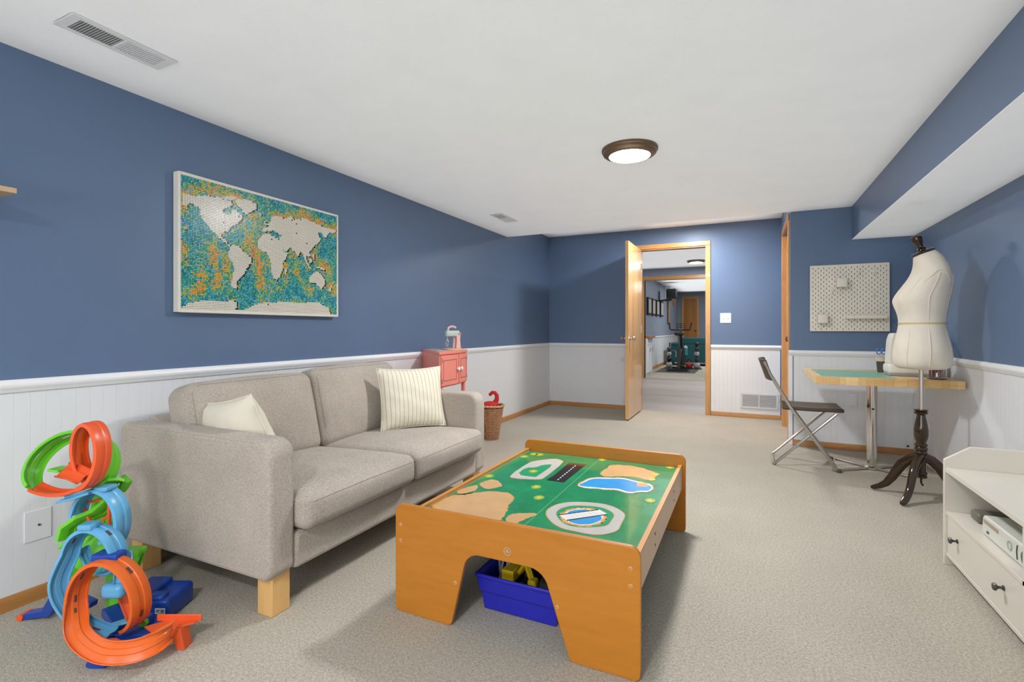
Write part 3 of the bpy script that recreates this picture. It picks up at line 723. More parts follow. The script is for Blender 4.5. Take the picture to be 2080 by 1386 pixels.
pillow('plain-faced cream pillow slumped behind the near sofa arm',
       Matrix.Translation((-1.98, 1.435, 0.58)) @ Matrix.Rotation(R(-6), 4, 'Z') @ Matrix.Rotation(R(20), 4, 'X') @ Matrix.Rotation(R(-10), 4, 'Y'), 0.49, 0.37, 0.17, mat('plain_cream_cotton', (0.80, 0.74, 0.61), 0.9, var=0.03, vs=6, bump=0.9, bs=16, spec=0.1))

# ------------------------------------------------------------------ train play table
ART={'road_a':[(-1.05, 2.187), (-1.019, 2.148), (-0.895, 2.185), (-0.878, 2.215), (-0.889, 2.533), (-0.912, 2.566), (-0.96, 2.587), (-1.045, 2.488), (-1.058, 2.439)],'lawn_a':[(-1.024, 2.215), (-1.034, 2.35), (-0.986, 2.373), (-0.977, 2.43), (-0.921, 2.476), (-0.921, 2.231), (-0.927, 2.215)],'runway':[(-0.86, 2.197), (-0.771, 2.196), (-0.77, 2.307), (-0.767, 2.541), (-0.86, 2.533), (-0.856, 2.401), (-0.853, 2.28)],'sand_a':[(-0.661, 2.455), (-0.65, 2.524), (-0.656, 2.575), (-0.605, 2.618), (-0.498, 2.615), (-0.431, 2.564), (-0.387, 2.524), (-0.405, 2.446), (-0.42, 2.394), (-0.46, 2.42), (-0.512, 2.43), (-0.605, 2.374), (-0.649, 2.376)],'shore':[(-0.709, 2.183), (-0.699, 2.245), (-0.681, 2.331), (-0.607, 2.357), (-0.541, 2.393), (-0.471, 2.366), (-0.422, 2.357), (-0.387, 2.331), (-0.374, 2.287), (-0.385, 2.222), (-0.427, 2.214), (-0.455, 2.161), (-0.522, 2.196), (-0.56, 2.178), (-0.624, 2.167), (-0.672, 2.156)],'lake':[(-0.701, 2.187), (-0.686, 2.232), (-0.669, 2.316), (-0.601, 2.337), (-0.536, 2.373), (-0.47, 2.345), (-0.422, 2.333), (-0.395, 2.316), (-0.385, 2.286), (-0.395, 2.236), (-0.43, 2.231), (-0.459, 2.182), (-0.523, 2.217), (-0.565, 2.197), (-0.626, 2.188), (-0.669, 2.176)],'dock':[(-0.463, 2.341), (-0.418, 2.352), (-0.406, 2.296), (-0.452, 2.284)],'sand_b':[(-1.147, 1.637), (-1.158, 1.763), (-1.144, 1.831), (-1.099, 1.853), (-1.06, 1.918), (-0.985, 1.957), (-0.926, 1.953), (-0.884, 1.892), (-0.875, 1.845), (-0.877, 1.812), (-0.843, 1.735), (-0.841, 1.693), (-0.83, 1.649), (-0.988, 1.637)],'sand_c':[(-1.155, 1.854), (-1.153, 1.943), (-1.121, 1.992), (-1.109, 1.983), (-1.088, 1.934), (-1.095, 1.901), (-1.124, 1.85)],'sand_d':[(-1.108, 1.994), (-1.121, 2.03), (-1.102, 2.109), (-1.045, 2.077), (-1.006, 2.032), (-1.024, 1.984), (-1.052, 1.951)],'sand_e':[(-0.81, 1.652), (-0.833, 1.711), (-0.813, 1.749), (-0.733, 1.79), (-0.736, 1.757), (-0.764, 1.688), (-0.765, 1.647)],'ring_outer':[(-0.716, 1.81), (-0.704, 1.91), (-0.647, 1.97), (-0.535, 1.998), (-0.477, 1.977), (-0.431, 1.93), (-0.42, 1.892), (-0.418, 1.811), (-0.413, 1.75), (-0.454, 1.694), (-0.496, 1.68), (-0.553, 1.684), (-0.601, 1.686), (-0.656, 1.725)],'ring_inner':[(-0.674, 1.815), (-0.67, 1.878), (-0.634, 1.93), (-0.535, 1.958), (-0.481, 1.929), (-0.458, 1.888), (-0.457, 1.833), (-0.458, 1.779), (-0.488, 1.752), (-0.532, 1.725), (-0.588, 1.717), (-0.63, 1.751)],'bridge':[(-0.657, 1.806), (-0.532, 1.928), (-0.484, 1.891), (-0.609, 1.763)],'brail_a':[(-0.657, 1.806), (-0.532, 1.928), (-0.528, 1.92), (-0.652, 1.798)],'brail_b':[(-0.611, 1.768), (-0.487, 1.893), (-0.482, 1.887), (-0.606, 1.759)],'seam':[(-0.736, 1.647), (-0.732, 1.647), (-0.731, 2.608), (-0.734, 2.609)]}
BUSH= [(-0.971, 2.303), (-0.863, 2.08), (-0.798, 1.954), (-1.134, 2.135), (-1.101, 2.62), (-1.067, 2.623), (-1.129, 2.547), (-0.715, 2.668), (-0.358, 2.67), (-0.364, 2.118)]
YEL= [(-0.407, 2.514), (-0.41, 2.421)]
POND= [(-0.559, 1.826), (-0.466, 1.87), (-0.591, 1.931)]
DASH= [(-0.811, 2.22), (-0.813, 2.508)]
def play_table():
    t = thing('play_table', 'low honey-wood children\'s play table with green printed landscape top', 'table', (-0.738, 2.1, 0))
    X0, X1 = -1.188, -0.284
    r_ = 0.035
    def panel(y0, y1, name):
        P = arc(X0 + r_, 0.4 - r_, r_, 180, 90) + arc(X1 - r_, 0.4 - r_, r_, 90, 0) + [(X1, 0.03)] + arc(X1 - 0.02, 0.02, 0.02, 0, -90, 4)[1:] + \
            arc(X1 - 0.205, 0.02, 0.02, -90, -165, 4) + arc(-0.645, 0.20, 0.07, 12, 90, 6) + arc(-0.832, 0.21, 0.06, 90, 168, 6) + \
            arc(X0 + 0.228, 0.02, 0.02, -15, -90, 4) + arc(X0 + 0.02, 0.02, 0.02, 270, 180, 4)
        return MB().prism(P, 'y', y0, y1).build(name, CHERRY, t, bev=0.003)
    a = panel(1.49, 1.508, 'end_panel')
    panel(2.69, 2.708, 'end_panel')
    for (x, z) in ((-1.163, 0.323), (-1.163, 0.264), (-0.925, 0.158), (-0.545, 0.163), (-0.313, 0.334), (-0.313, 0.282)):
        s_ = MB(); s_.M = Matrix.Translation((x, 1.49, z)) @ Matrix.Rotation(PI / 2, 4, 'X')
        s_.lathe([(0.0075, -0.001), (0.0075, 0.002), (0.006, 0.003), (0.0035, 0.003), (0.0035, 0.0005)], n=14); s_.build('bolt_cap', mat('pale_bolt', (0.62, 0.30, 0.10), 0.35), a)
    em = MB(); em.M = Matrix.Translation((-0.722, 1.4893, 0.307)) @ Matrix.Rotation(PI / 2, 4, 'X')
    em.lathe([(0.0135, 0), (0.0135, 0.0006), (0.0115, 0.0006), (0.0115, 0)], n=28, cap=False)
    for zz, ww in ((0.0, 0.0095), (-0.0035, 0.007)): em.box(-ww, ww, zz - 0.001, zz + 0.001, 0, 0.0006)
    em.prism([(-0.004, 0.002), (0.004, 0.002), (0.005, 0.007), (0.002, 0.004), (0, 0.008), (-0.002, 0.004), (-0.005, 0.007)], 'z', 0, 0.0006)
    em.build('emblem', mat('emblem_grey', (0.55, 0.42, 0.30), 0.5), a, label='small round grey printed emblem')
    for xa, xb in ((-0.316, -0.302), (-1.17, -1.156)):
        rl = B(xa, xb, 1.508, 2.69, 0.225, 0.343).build('side_rail', mat('pale_maple_laminate', (0.62, 0.42, 0.27), 0.4, var=0.05, vs=6), t)
        B(xa - 0.0015, xb + 0.0015, 1.508, 2.69, 0.343, 0.35).build('rail_edge', CHERRYY, rl)
        for y in (1.86, 2.38):
            for z in (0.262, 0.303):
                s_ = MB(); s_.M = Matrix.Translation((xb if xa > -1 else xa, y, z)) @ Matrix.Rotation(PI / 2 if xa > -1 else -PI / 2, 4, 'Y')
                s_.lathe([(0.006, 0), (0.006, 0.0015), (0.003, 0.0015), (0.003, 0.0002)], n=12); s_.build('bolt', BRONZE, rl)
    top = B(-1.156, -0.316, 1.508, 2.69, 0.321, 0.333).build('play_board', GREENP, t)
    B(-1.156, -0.316, 2.05, 2.09, 0.26, 0.321).build('cross_rail', mat('dark_rail', (0.25, 0.10, 0.04), 0.5), t)
    z = [0.3332]
    def prt(poly, m_, name):
        poly = [(min(-0.3165, max(-1.1555, x)), min(2.6895, max(1.5085, y))) for x, y in poly]
        mb = MB(); mb.prism(poly, 'z', 0.3330, z[0]); bmesh.ops.triangulate(mb.bm, faces=[f for f in mb.bm.faces if len(f.verts) > 4])
        mb.build(name, m_, top, smooth=0)
        z[0] += 0.00003
    def smooth_poly(P, k=2):
        for _ in range(k):
            Q = []
            for i in range(len(P)):
                a_, b_ = P[i], P[(i + 1) % len(P)]
                Q += [(a_[0] * .75 + b_[0] * .25, a_[1] * .75 + b_[1] * .25), (a_[0] * .25 + b_[0] * .75, a_[1] * .25 + b_[1] * .75)]
            P = Q
        return P
    rn = random.Random(2)
    def rag(P, a_=0.004):
        P = smooth_poly(P, 2); return [(x + rn.uniform(-a_, a_), y + rn.uniform(-a_, a_)) for x, y in P]
    GR = pr('print_road_grey', (0.52, 0.50, 0.46)); SA = pr('print_sand', (0.62, 0.37, 0.16)); SE = pr('print_sand_edge', (0.70, 0.34, 0.08)); LK = pr('print_lake', (0.03, 0.30, 0.66))
    BK = pr('print_black', (0.015, 0.012, 0.01)); LM = pr('print_lime', (0.25, 0.45, 0.06)); LG = pr('print_green', (0.02, 0.30, 0.12)); WH = pr('print_white', (0.75, 0.73, 0.70)); YE = pr('print_yellow', (0.75, 0.50, 0.06))
    DG = pr('print_dark_green', (0.012, 0.21, 0.085)); BR = pr('print_brown', (0.14, 0.05, 0.02))
    def grow(P, k_):
        cx = sum(p[0] for p in P) / len(P); cy = sum(p[1] for p in P) / len(P); return [(cx + (p[0] - cx) * k_, cy + (p[1] - cy) * k_) for p in P]
    for nme in ('sand_a', 'shore', 'sand_c', 'sand_d'): prt(rag(grow(ART[nme], 1.16), 0.003), DG, 'meadow_print')
    prt([(-0.7345, 1.51), (-0.7325, 1.51), (-0.7325, 2.688), (-0.7345, 2.688)], pr('print_seam', (0.25, 0.48, 0.30)), 'seam_line')
    for nme in ('sand_b', 'sand_c', 'sand_d', 'sand_e', 'sand_a'):
        prt(rag(ART[nme], 0.005), SE, 'sand_edge_print'); prt(smooth_poly(grow(ART[nme], 0.965)), SA, 'sand_print')
    prt(smooth_poly(ART['road_a'], 1), SE, 'road_edge_print'); prt(smooth_poly(grow(ART['road_a'], 0.98), 1), GR, 'road_print'); prt(smooth_poly(ART['lawn_a'], 1), LG, 'lawn_print')
    prt(ART['runway'], BK, 'runway_print')
    prt([(-0.86, 2.50), (-0.767, 2.50), (-0.767, 2.541), (-0.86, 2.533)], BR, 'runway_edge_print')
    (xa, ya), (xb, yb) = DASH
    for i in range(9):
        u0, u1 = i / 9, (i + 0.55) / 9
        prt([(xa - 0.003, ya + (yb - ya) * u0), (xa + 0.003, ya + (yb - ya) * u0), (xa + 0.003, ya + (yb - ya) * u1), (xa - 0.003, ya + (yb - ya) * u1)], WH, 'dash_print')
    prt(rag(ART['shore'], 0.004), SE, 'shore_print'); prt(grow(rag(ART['shore'], 0.003), 0.965), WH, 'foam_print'); prt(smooth_poly(ART['lake']), LK, 'lake_print'); prt(ART['dock'], SA, 'dock_print')
    prt(smooth_poly(grow(ART['ring_outer'], 1.02)), SE, 'road_edge_print'); prt(smooth_poly(ART['ring_outer']), GR, 'road_print'); prt(smooth_poly(grow(ART['ring_inner'], 1.02)), SE, 'road_edge_print'); prt(smooth_poly(ART['ring_inner']), LG, 'lawn_print')
    cx, cy = POND[0]
    cx += -0.005
    prt([(cx + 0.087 * math.cos(a_) * rn.uniform(.92, 1.06), cy + 0.098 * math.sin(a_) * rn.uniform(.92, 1.06)) for a_ in [i * 2 * PI / 60 for i in range(60)]], SE, 'shore_print')
    prt([(cx + 0.074 * math.cos(a_) * rn.uniform(.95, 1.05), cy + 0.084 * math.sin(a_) * rn.uniform(.95, 1.05)) for a_ in [i * 2 * PI / 50 for i in range(50)]], WH, 'foam_print')
    prt([(cx + 0.068 * math.cos(a_) * rn.uniform(.96, 1.04), cy + 0.077 * math.sin(a_) * rn.uniform(.96, 1.04)) for a_ in [i * 2 * PI / 50 for i in range(50)]], LK, 'lake_print')
    prt(ART['bridge'], WH, 'bridge_print'); prt(ART['brail_a'], BK, 'bridge_rail_print'); prt(ART['brail_b'], BK, 'bridge_rail_print')
    bx = ART['bridge']
    for i in range(1, 9):
        u = i / 9; p = [bx[0][k_] * (1 - u) + bx[1][k_] * u for k_ in (0, 1)]; q = [bx[3][k_] * (1 - u) + bx[2][k_] * u for k_ in (0, 1)]
        prt([(p[0] - .0006, p[1]), (p[0] + .0006, p[1]), (q[0] + .0006, q[1]), (q[0] - .0006, q[1])], GR, 'bridge_plank_line')
    z[0] = 0.3345
    for (x, y) in BUSH + YEL:
        m_ = YE if (x, y) in YEL else LM; rr = 0.018 if m_ is YE else 0.022
        prt([(x + rr * (1 + 0.07 * math.sin(9 * a_)) * math.cos(a_), y + rr * 1.25 * (1 + 0.07 * math.sin(9 * a_)) * math.sin(a_)) for a_ in [i * 2 * PI / 42 for i in range(42)]], m_, 'bush_print')
        if m_ is LM: prt([(x + 0.011 * math.cos(a_), y + 0.014 * math.sin(a_)) for a_ in [i * 2 * PI / 14 for i in range(14)]], YE, 'bush_print')
        z[0] = 0.3345
play_table()

# ------------------------------------------------------------------ blue storage bin and what it holds
def bin_():
    t = thing('storage_bin', 'ultramarine plastic tub with rolled rim under the play table', 'bin', (-0.74, 1.85, 0))
    m = MB()
    def ring(z, k, y0=1.64, y1=2.06, x0=-0.892, x1=-0.606): return [(x0 - k, y0 - k, z), (x1 + k, y0 - k, z), (x1 + k, y1 + k, z), (x0 - k, y1 + k, z)]
    lv = [(0.0, -0.2), (0.002, 0.0), (0.068, 0.008), (0.072, 0.014), (0.125, 0.020), (0.128, 0.028), (0.140, 0.028), (0.140, 0.020), (0.135, 0.016), (0.074, 0.008), (0.006, -0.004), (0.004, -0.13)]
    lv[0] = (0.0, -0.02)
    rings = [[m.v(p) for p in ring(z, k)] for z, k in lv]
    m.face(rings[0][::-1]); m.face(rings[-1])
    for A, Bq in zip(rings, rings[1:]):
        for i in range(4): m.face([A[i], A[(i + 1) % 4], Bq[(i + 1) % 4], Bq[i]])
    m.build('tub', BINB, t, bev=0.004)
bin_()
YEL_P = mat('yellow_plastic', (0.75, 0.50, 0.01), 0.4)
t = thing('toy_digger', 'yellow toy digger lying in the blue tub', 'toy', (-0.80, 1.75, 0.008))
B(-0.845, -0.795, 1.69, 1.80, 0.09, 0.135).build('body', YEL_P, t, bev=0.004)
MB().beam((-0.79, 1.74, 0.11), (-0.755, 1.72, 0.165), 0.02, 0.014).beam((-0.755, 1.72, 0.165), (-0.725, 1.70, 0.12), 0.02, 0.012).build('arm', YEL_P, t, bev=0.002)
MB().rbox((-0.718, 1.70, 0.105), (0.035, 0.04, 0.035), 0.01, m=3).build('bucket', YEL_P, t)
for s_ in (0, 1):
    MB().rbox((-0.82 + 0.05 * s_, 1.745, 0.06), (0.03, 0.11, 0.06), 0.014, m=3).build('track', BLACK, t)
B(-0.78, -0.75, 1.76, 1.80, 0.07, 0.14).build('cab', DGREY, t, bev=0.003)
rn = random.Random(5)
for i in range(7):
    x, y = -0.868 + 0.004 * i, 1.70 + 0.012 * i
    a = (x, y, 0.03); b = (x + rn.uniform(-0.02, 0.045), y + rn.uniform(-0.03, 0.05), 0.185 + rn.uniform(-0.02, 0.02))
    tag(MB().beam(a, b, 0.006, 0.006).build('plastic_strut', mat('grey_strut', (0.30, 0.29, 0.28), 0.5)), 'thin grey plastic strut standing in the blue tub beside the toy digger', 'toy part', 'grey struts in the tub')
for i, (x, y, c) in enumerate(((-0.66, 1.75, DGREY), (-0.70, 1.86, BLACK), (-0.80, 1.92, BLACK), (-0.67, 1.95, DGREY))):
    o = MB().rbox((x, y, 0.065), (0.09, 0.10, 0.10), 0.02, m=3).rbox((x + 0.01, y, 0.118), (0.04, 0.05, 0.025), 0.01, m=3).build('toy_vehicle', c)
    tag(o, ('dark toy vehicle in the blue tub, nearest the right side wall', 'black toy vehicle in the middle of the blue tub', 'black toy vehicle at the back left of the blue tub', 'dark grey toy vehicle at the back right of the blue tub')[i], 'toy', 'dark toys in the tub')
# ------------------------------------------------------------------ stacked-loop toy track (local axes: X along the picture plane, Y away, Z up)
def toy_track():
    t = thing('toy_track', 'tall multi-loop toy car track in orange, green and blue plastic by left wall', 'toy', (-1.9355, 0.91, 0), YAW)
    def ribbon(pts, wdirs, wd_, lip, name, m_, lipside=1, par=None):
        """U-shaped track swept along pts; wdirs = across direction at each point"""
        P = [Vector(p) for p in pts]; N = len(P); mb = MB(); rows = []
        for i in range(N):
            tg = (P[min(i + 1, N - 1)] - P[max(i - 1, 0)]).normalized()
            w_ = Vector(wdirs[i] if isinstance(wdirs, list) else wdirs); w_ = (w_ - tg * w_.dot(tg)).normalized(); n_ = tg.cross(w_) * lipside
            h = wd_ / 2
            rows.append([mb.v(P[i] + w_ * a + n_ * b) for a, b in ((-h, lip), (-h, 0), (-h * 0.72, -0.002), (-h * 0.3, -0.002), (-h * 0.22, 0.001), (h * 0.22, 0.001), (h * 0.3, -0.002), (h * 0.72, -0.002), (h, 0), (h, lip))])
        for A, Bq in zip(rows, rows[1:]):
            for i in range(len(A) - 1): mb.face([A[i], A[i + 1], Bq[i + 1], Bq[i]])
        o = mb.build(name, m_, par or t, local=True, smooth=40)
        s_ = o.modifiers.new('solid', 'SOLIDIFY'); s_.thickness = 0.003; s_.offset = 0
        return o
    def helix(c, rx, rz, psi, a0, a1, d0, d1, n=40, tilt=0):
        """points on a loop about an axis turned by psi from local Y; d = shift along the axis"""
        ax = Vector((-math.sin(R(psi)), math.cos(R(psi)), 0)); u = Vector((math.cos(R(psi)), math.sin(R(psi)), 0))
        if tilt:
            rt = Matrix.Rotation(R(tilt), 3, u); ax = rt @ ax; zz = rt @ Vector((0, 0, 1))
        else: zz = Vector((0, 0, 1))
        P = []
        for i in range(n + 1):
            a = R(a0 + (a1 - a0) * i / n); d = d0 + (d1 - d0) * i / n
            P.append(Vector(c) + u * rx * math.cos(a) + zz * rz * math.sin(a) + ax * d)
        return P, ax
    def slots(par, P, ax, idx, wd_, m_):
        for i in idx:
            a, b = P[i], P[min(i + 1, len(P) - 1)]
            o = MB().beam(a - (b - a) * 0.3, b + (b - a) * 0.3, 0.007, 0.006, up=(b - a).cross(ax)).build('slot', m_, par, local=True, smooth=0)
    DKS = mat('slot_shadow', (0.10, 0.06, 0.05), 0.6)
    def cr(Q, k=6):
        out = []
        for i in range(len(Q) - 1):
            p0, p1, p2, p3 = Q[max(i - 1, 0)], Q[i], Q[i + 1], Q[min(i + 2, len(Q) - 1)]
            for j in range(k):
                s_ = j / k; out.append(0.5 * ((2 * p1) + (p2 - p0) * s_ + (2 * p0 - 5 * p1 + 4 * p2 - p3) * s_ * s_ + (3 * p1 - p0 - 3 * p2 + p3) * s_ ** 3))
        return out + [Q[-1]]
    # lower orange loop running out into the long banked exit curve
    P, ax = helix((0.050, -0.035, 0.178), 0.114, 0.125, -16, -70, 188, 0.035, -0.03, 36)
    tail = cr([P[-2], P[-1]] + [Vector(q) for q in ((-0.052, -0.048, 0.125), (-0.024, -0.072, 0.094), (0.025, -0.102, 0.077), (0.105, -0.138, 0.069), (0.165, -0.142, 0.066), (0.215, -0.135, 0.070), (0.250, -0.115, 0.078), (0.265, -0.085, 0.082), (0.262, -0.05, 0.080))], 5)[5:]
    W0 = [ax] * len(P) + [ax.lerp(Vector((0.1, 0.35, 1.0)), min(1, i / 24)) for i in range(1, len(tail))]
    full = P + tail[1:]
    low = ribbon(full, W0, 0.062, 0.010, 'lower_loop', TORANGE, 1)
    slots(low, full, ax, (6, 16, 24, 30, 35, 39), 0.05, DKS)
    mm = MB(); mm.prism([(0.15, -0.02), (0.205, -0.055), (0.30, 0.0), (0.305, 0.03), (0.22, 0.03)], 'z', 0.066, 0.072)
    mm.beam((0.17, 0.012, 0.082), (0.315, 0.02, 0.078), 0.006, 0.022, up=(0, 0, 1)); mm.build('ramp', TRED, t, local=True, bev=0.002)
    MB().prism([(0.235, 0.068), (0.275, 0.068), (0.29, 0.0), (0.262, 0.0)], 'y', -0.03, 0.01).build('ramp_leg', TRED, t, local=True, bev=0.002)
    # base: motor housing, chassis, feet
    H = MB(); H.rbox((0.045, 0.20, 0.040), (0.165, 0.15, 0.078), 0.014, m=2); H.build('motor_housing', TBLUE, t, local=True)
    MB().rbox((0.01, 0.20, 0.082), (0.085, 0.13, 0.03), 0.008, m=2).build('motor_lid', TBLUE, t, local=True)
    MB().rbox((0.075, 0.15, 0.078), (0.06, 0.045, 0.03), 0.012, m=2).build('motor_hood', TBLUE, t, local=True)
    lb = B(0.082, 0.118, 0.1235, 0.1248, 0.030, 0.050).build('sticker', WP, t, local=True, label='small white printed sticker')
    for z_, a_, b_ in ((0.042, 0.085, 0.098), (0.036, 0.085, 0.095), (0.042, 0.103, 0.115), (0.036, 0.104, 0.114)):
        B(a_, b_, 0.1228, 0.1236, z_, z_ + 0.003).build('print', DGREY, lb, local=True)
    MB().tube([(0.115, 0.02, 0.055), (0.115, 0.05, 0.055)], 0.012, 12).build('dial', TGREEN, t, local=True)
    MB().box(0.10, 0.13, 0.035, 0.055, 0.030, 0.075).build('dial_frame', TBLUE, t, local=True, bev=0.002)
    m = MB(); m.box(0.02, 0.16, -0.02, 0.09, 0.02, 0.045); m.box(0.03, 0.10, -0.08, 0.0, 0.005, 0.028); m.beam((-0.06, 0.1, 0.06), (0.06, 0.02, 0.03), 0.05, 0.03); m.build('chassis', TBLUE, t, local=True, bev=0.004)
    m = MB(); m.beam((0.045, -0.03, 0.035), (0.065, -0.115, 0.008), 0.045, 0.012); m.prism([(0.05, 0.0), (0.10, 0.0), (0.115, 0.03), (0.045, 0.03)], 'y', -0.12, -0.10); m.build('front_foot', TBLUE, t, local=True, bev=0.002)
    m = MB(); m.beam((-0.40, 0.15, 0.012), (-0.315, 0.15, 0.026), 0.035, 0.022); m.beam((-0.325, 0.15, 0.02), (-0.235, 0.11, 0.135), 0.035, 0.03, up=(0, 1, 0)); m.beam((-0.245, 0.11, 0.13), (-0.10, 0.08, 0.09), 0.03, 0.02)
    m.build('side_leg', TBLUE, t, local=True, bev=0.003)
    MB().tube([(-0.408, 0.128, 0.012), (-0.408, 0.172, 0.012)], 0.0115, 12).build('leg_cap', TRED, t, local=True)
    # inner launch strip and orange stay seen through the lower loop
    ribbon([Vector((-0.02, 0.10, 0.145)), Vector((0.03, 0.06, 0.115)), Vector((0.09, 0.02, 0.065))], Vector((0.3, 0.9, 0.3)), 0.04, 0.008, 'launch_strip', TRED, 1)
    m = MB(); m.ball((0.085, -0.07, 0.045), 0.02, sc=(1.5, 0.8, 0.9)); m.build('gate', TRED, t, local=True)
    MB().beam((0.02, 0.0, 0.06), (0.10, 0.03, 0.075), 0.035, 0.006).build('blue_tongue', TSKY, t, local=True, bev=0.002)
    # lower light-blue loop, falling in front of the tower and away to the right
    P, ax = helix((-0.030, 0.0, 0.300), 0.086, 0.092, -16, 0, 180, 0.02, -0.02, 22)
    P2 = cr([P[-1], Vector((-0.125, -0.03, 0.22)), Vector((-0.095, -0.035, 0.145)), Vector((-0.03, -0.04, 0.09)), Vector((0.06, -0.045, 0.062))], 6)
    o = ribbon(P + P2[1:], ax, 0.055, 0.010, 'lower_blue_loop', TSKY, 1)
    slots(o, P + P2[1:], ax, (6, 18, 42), 0.05, DKS)
    P, ax = helix((-0.035, 0.03, 0.300), 0.082, 0.085, -16, 180, 340, 0.0, 0.02, 20)
    ribbon(P, ax, 0.03, 0.008, 'cup_ring', TSKY, 1)
    MB().rbox((-0.038, -0.01, 0.40), (0.045, 0.05, 0.018), 0.005, m=2).build('blue_clip', TSKY, t, local=True)
    m = MB(); m.rbox((0.035, -0.02, 0.305), (0.085, 0.05, 0.024), 0.006, m=2); m.build('royal_clip', TBLUE, t, local=True)
    ribbon([Vector((0.05, 0.02, 0.30)), Vector((0.052, 0.02, 0.23)), Vector((0.055, 0.015, 0.19))], Vector((0.9, 0.4, 0)), 0.05, 0.008, 'blue_drop', TSKY, 1)
    MB().rbox((0.028, 0.02, 0.175), (0.075, 0.06, 0.05), 0.018, m=3).build('blue_bowl', TSKY, t, local=True)
    # upper light-blue loop
    P, ax = helix((-0.050, 0.05, 0.395), 0.082, 0.112, -6, -80, 170, 0.01, -0.01, 30)
    ribbon(P, ax, 0.058, 0.010, 'upper_blue_loop', TSKY, 1)
    ribbon([Vector((-0.135, -0.01, 0.482)), Vector((-0.10, 0.0, 0.488)), Vector((-0.06, 0.02, 0.500))], Vector((0.1, 1, 0.1)), 0.05, 0.006, 'blue_tongue', TSKY, 1)
    MB().rbox((-0.03, 0.045, 0.508), (0.045, 0.05, 0.014), 0.004, m=2).build('blue_clip', TSKY, t, local=True)
    MB().beam((-0.035, 0.03, 0.325), (0.01, 0.02, 0.345), 0.02, 0.012).build('blue_stay', TSKY, t, local=True, bev=0.001)
    # green tower pieces
    m = MB()
    m.beam((-0.13, 0.13, 0.20), (-0.12, 0.13, 0.50), 0.05, 0.02, up=(0, 1, 0)); m.beam((-0.075, 0.14, 0.05), (-0.085, 0.14, 0.47), 0.05, 0.02, up=(0, 1, 0))
    m.build('green_tower', TGREEN, t, local=True, bev=0.004)
    cup = MB(); cup.M = Matrix.Translation((-0.120, 0.085, 0.262)) @ Matrix.Rotation(R(75), 4, 'X'); cup.lathe([(0.001, -0.012), (0.062, -0.012), (0.078, 0.0), (0.08, 0.02), (0.076, 0.02), (0.06, -0.004), (0.001, -0.006)], n=32, cap=False)
    cup.build('green_dish', TGREEN, t, local=True)
    ribbon([Vector((-0.185, 0.08, 0.32)), Vector((-0.175, 0.08, 0.355)), Vector((-0.14, 0.09, 0.38)), Vector((-0.09, 0.10, 0.40)), Vector((-0.05, 0.11, 0.44))], Vector((0.1, 0.9, -0.4)), 0.075, 0.012, 'green_ramp', TGREEN, 1)
    MB().beam((-0.205, 0.06, 0.295), (-0.17, 0.08, 0.325), 0.022, 0.012).build('green_hook', TGREEN, t, local=True, bev=0.003)
    m = MB(); m.rbox((-0.04, 0.17, 0.235), (0.09, 0.05, 0.022), 0.006, m=2); m.prism([(-0.07, 0.225), (0.005, 0.225), (-0.02, 0.16), (-0.06, 0.16)], 'y', 0.155, 0.165); m.prism([(-0.07, 0.225), (0.005, 0.225), (-0.02, 0.16), (-0.06, 0.16)], 'y', 0.175, 0.185)
    m.build('green_connector', TGREEN, t, local=True, bev=0.002)
    for a, b in (((-0.135, 0.075, 0.445), (-0.10, 0.075, 0.36)), ((-0.10, 0.075, 0.36), (-0.05, 0.085, 0.40)), ((-0.135, 0.075, 0.445), (-0.06, 0.085, 0.455)), ((-0.10, 0.075, 0.36), (-0.14, 0.07, 0.31)), ((-0.05, 0.085, 0.46), (-0.05, 0.085, 0.34))):
        MB().beam(a, b, 0.010, 0.008).build('orange_truss', TRED, t, local=True, bev=0.001)
    MB().prism([(-0.05, 0.475), (-0.028, 0.505), (-0.03, 0.455)], 'y', 0.08, 0.085).build('orange_fin', TRED, t, local=True)
    # top: wide green loop, orange curve below it, narrow orange loop
    P, ax = helix((-0.176, 0.08, 0.585), 0.122, 0.108, -8, 246, -34, -0.04, 0.05, 38, tilt=-26)
    Pg = P + cr([P[-1], Vector((-0.04, 0.13, 0.50)), Vector((-0.06, 0.13, 0.465))], 5)[1:]
    g_ = ribbon(Pg, ax, 0.062, 0.010, 'green_loop', TGREEN, -1)
    slots(g_, Pg, ax, (16,), 0.05, WHITE)
    P, ax2 = helix((-0.160, 0.03, 0.600), 0.120, 0.108, -8, 228, 330, -0.03, 0.03, 20)
    ribbon(P, ax2, 0.05, 0.010, 'orange_curve', TRED, 1)
    P, ax3 = helix((-0.070, 0.03, 0.625), 0.062, 0.108, -4, -95, 255, -0.03, 0.03, 40)
    ribbon(P, ax3, 0.058, 0.010, 'narrow_orange_loop', TRED, 1)
    ribbon([Vector((-0.165, 0.03, 0.572)), Vector((-0.12, 0.025, 0.565)), Vector((-0.08, 0.02, 0.55))], Vector((0.15, 0.75, 0.6)), 0.055, 0.006, 'orange_bridge', TRED, 1)
    MB().beam((-0.20, 0.04, 0.575), (-0.16, 0.035, 0.572), 0.05, 0.008).build('green_bridge', TGREEN, t, local=True, bev=0.002)
toy_track()

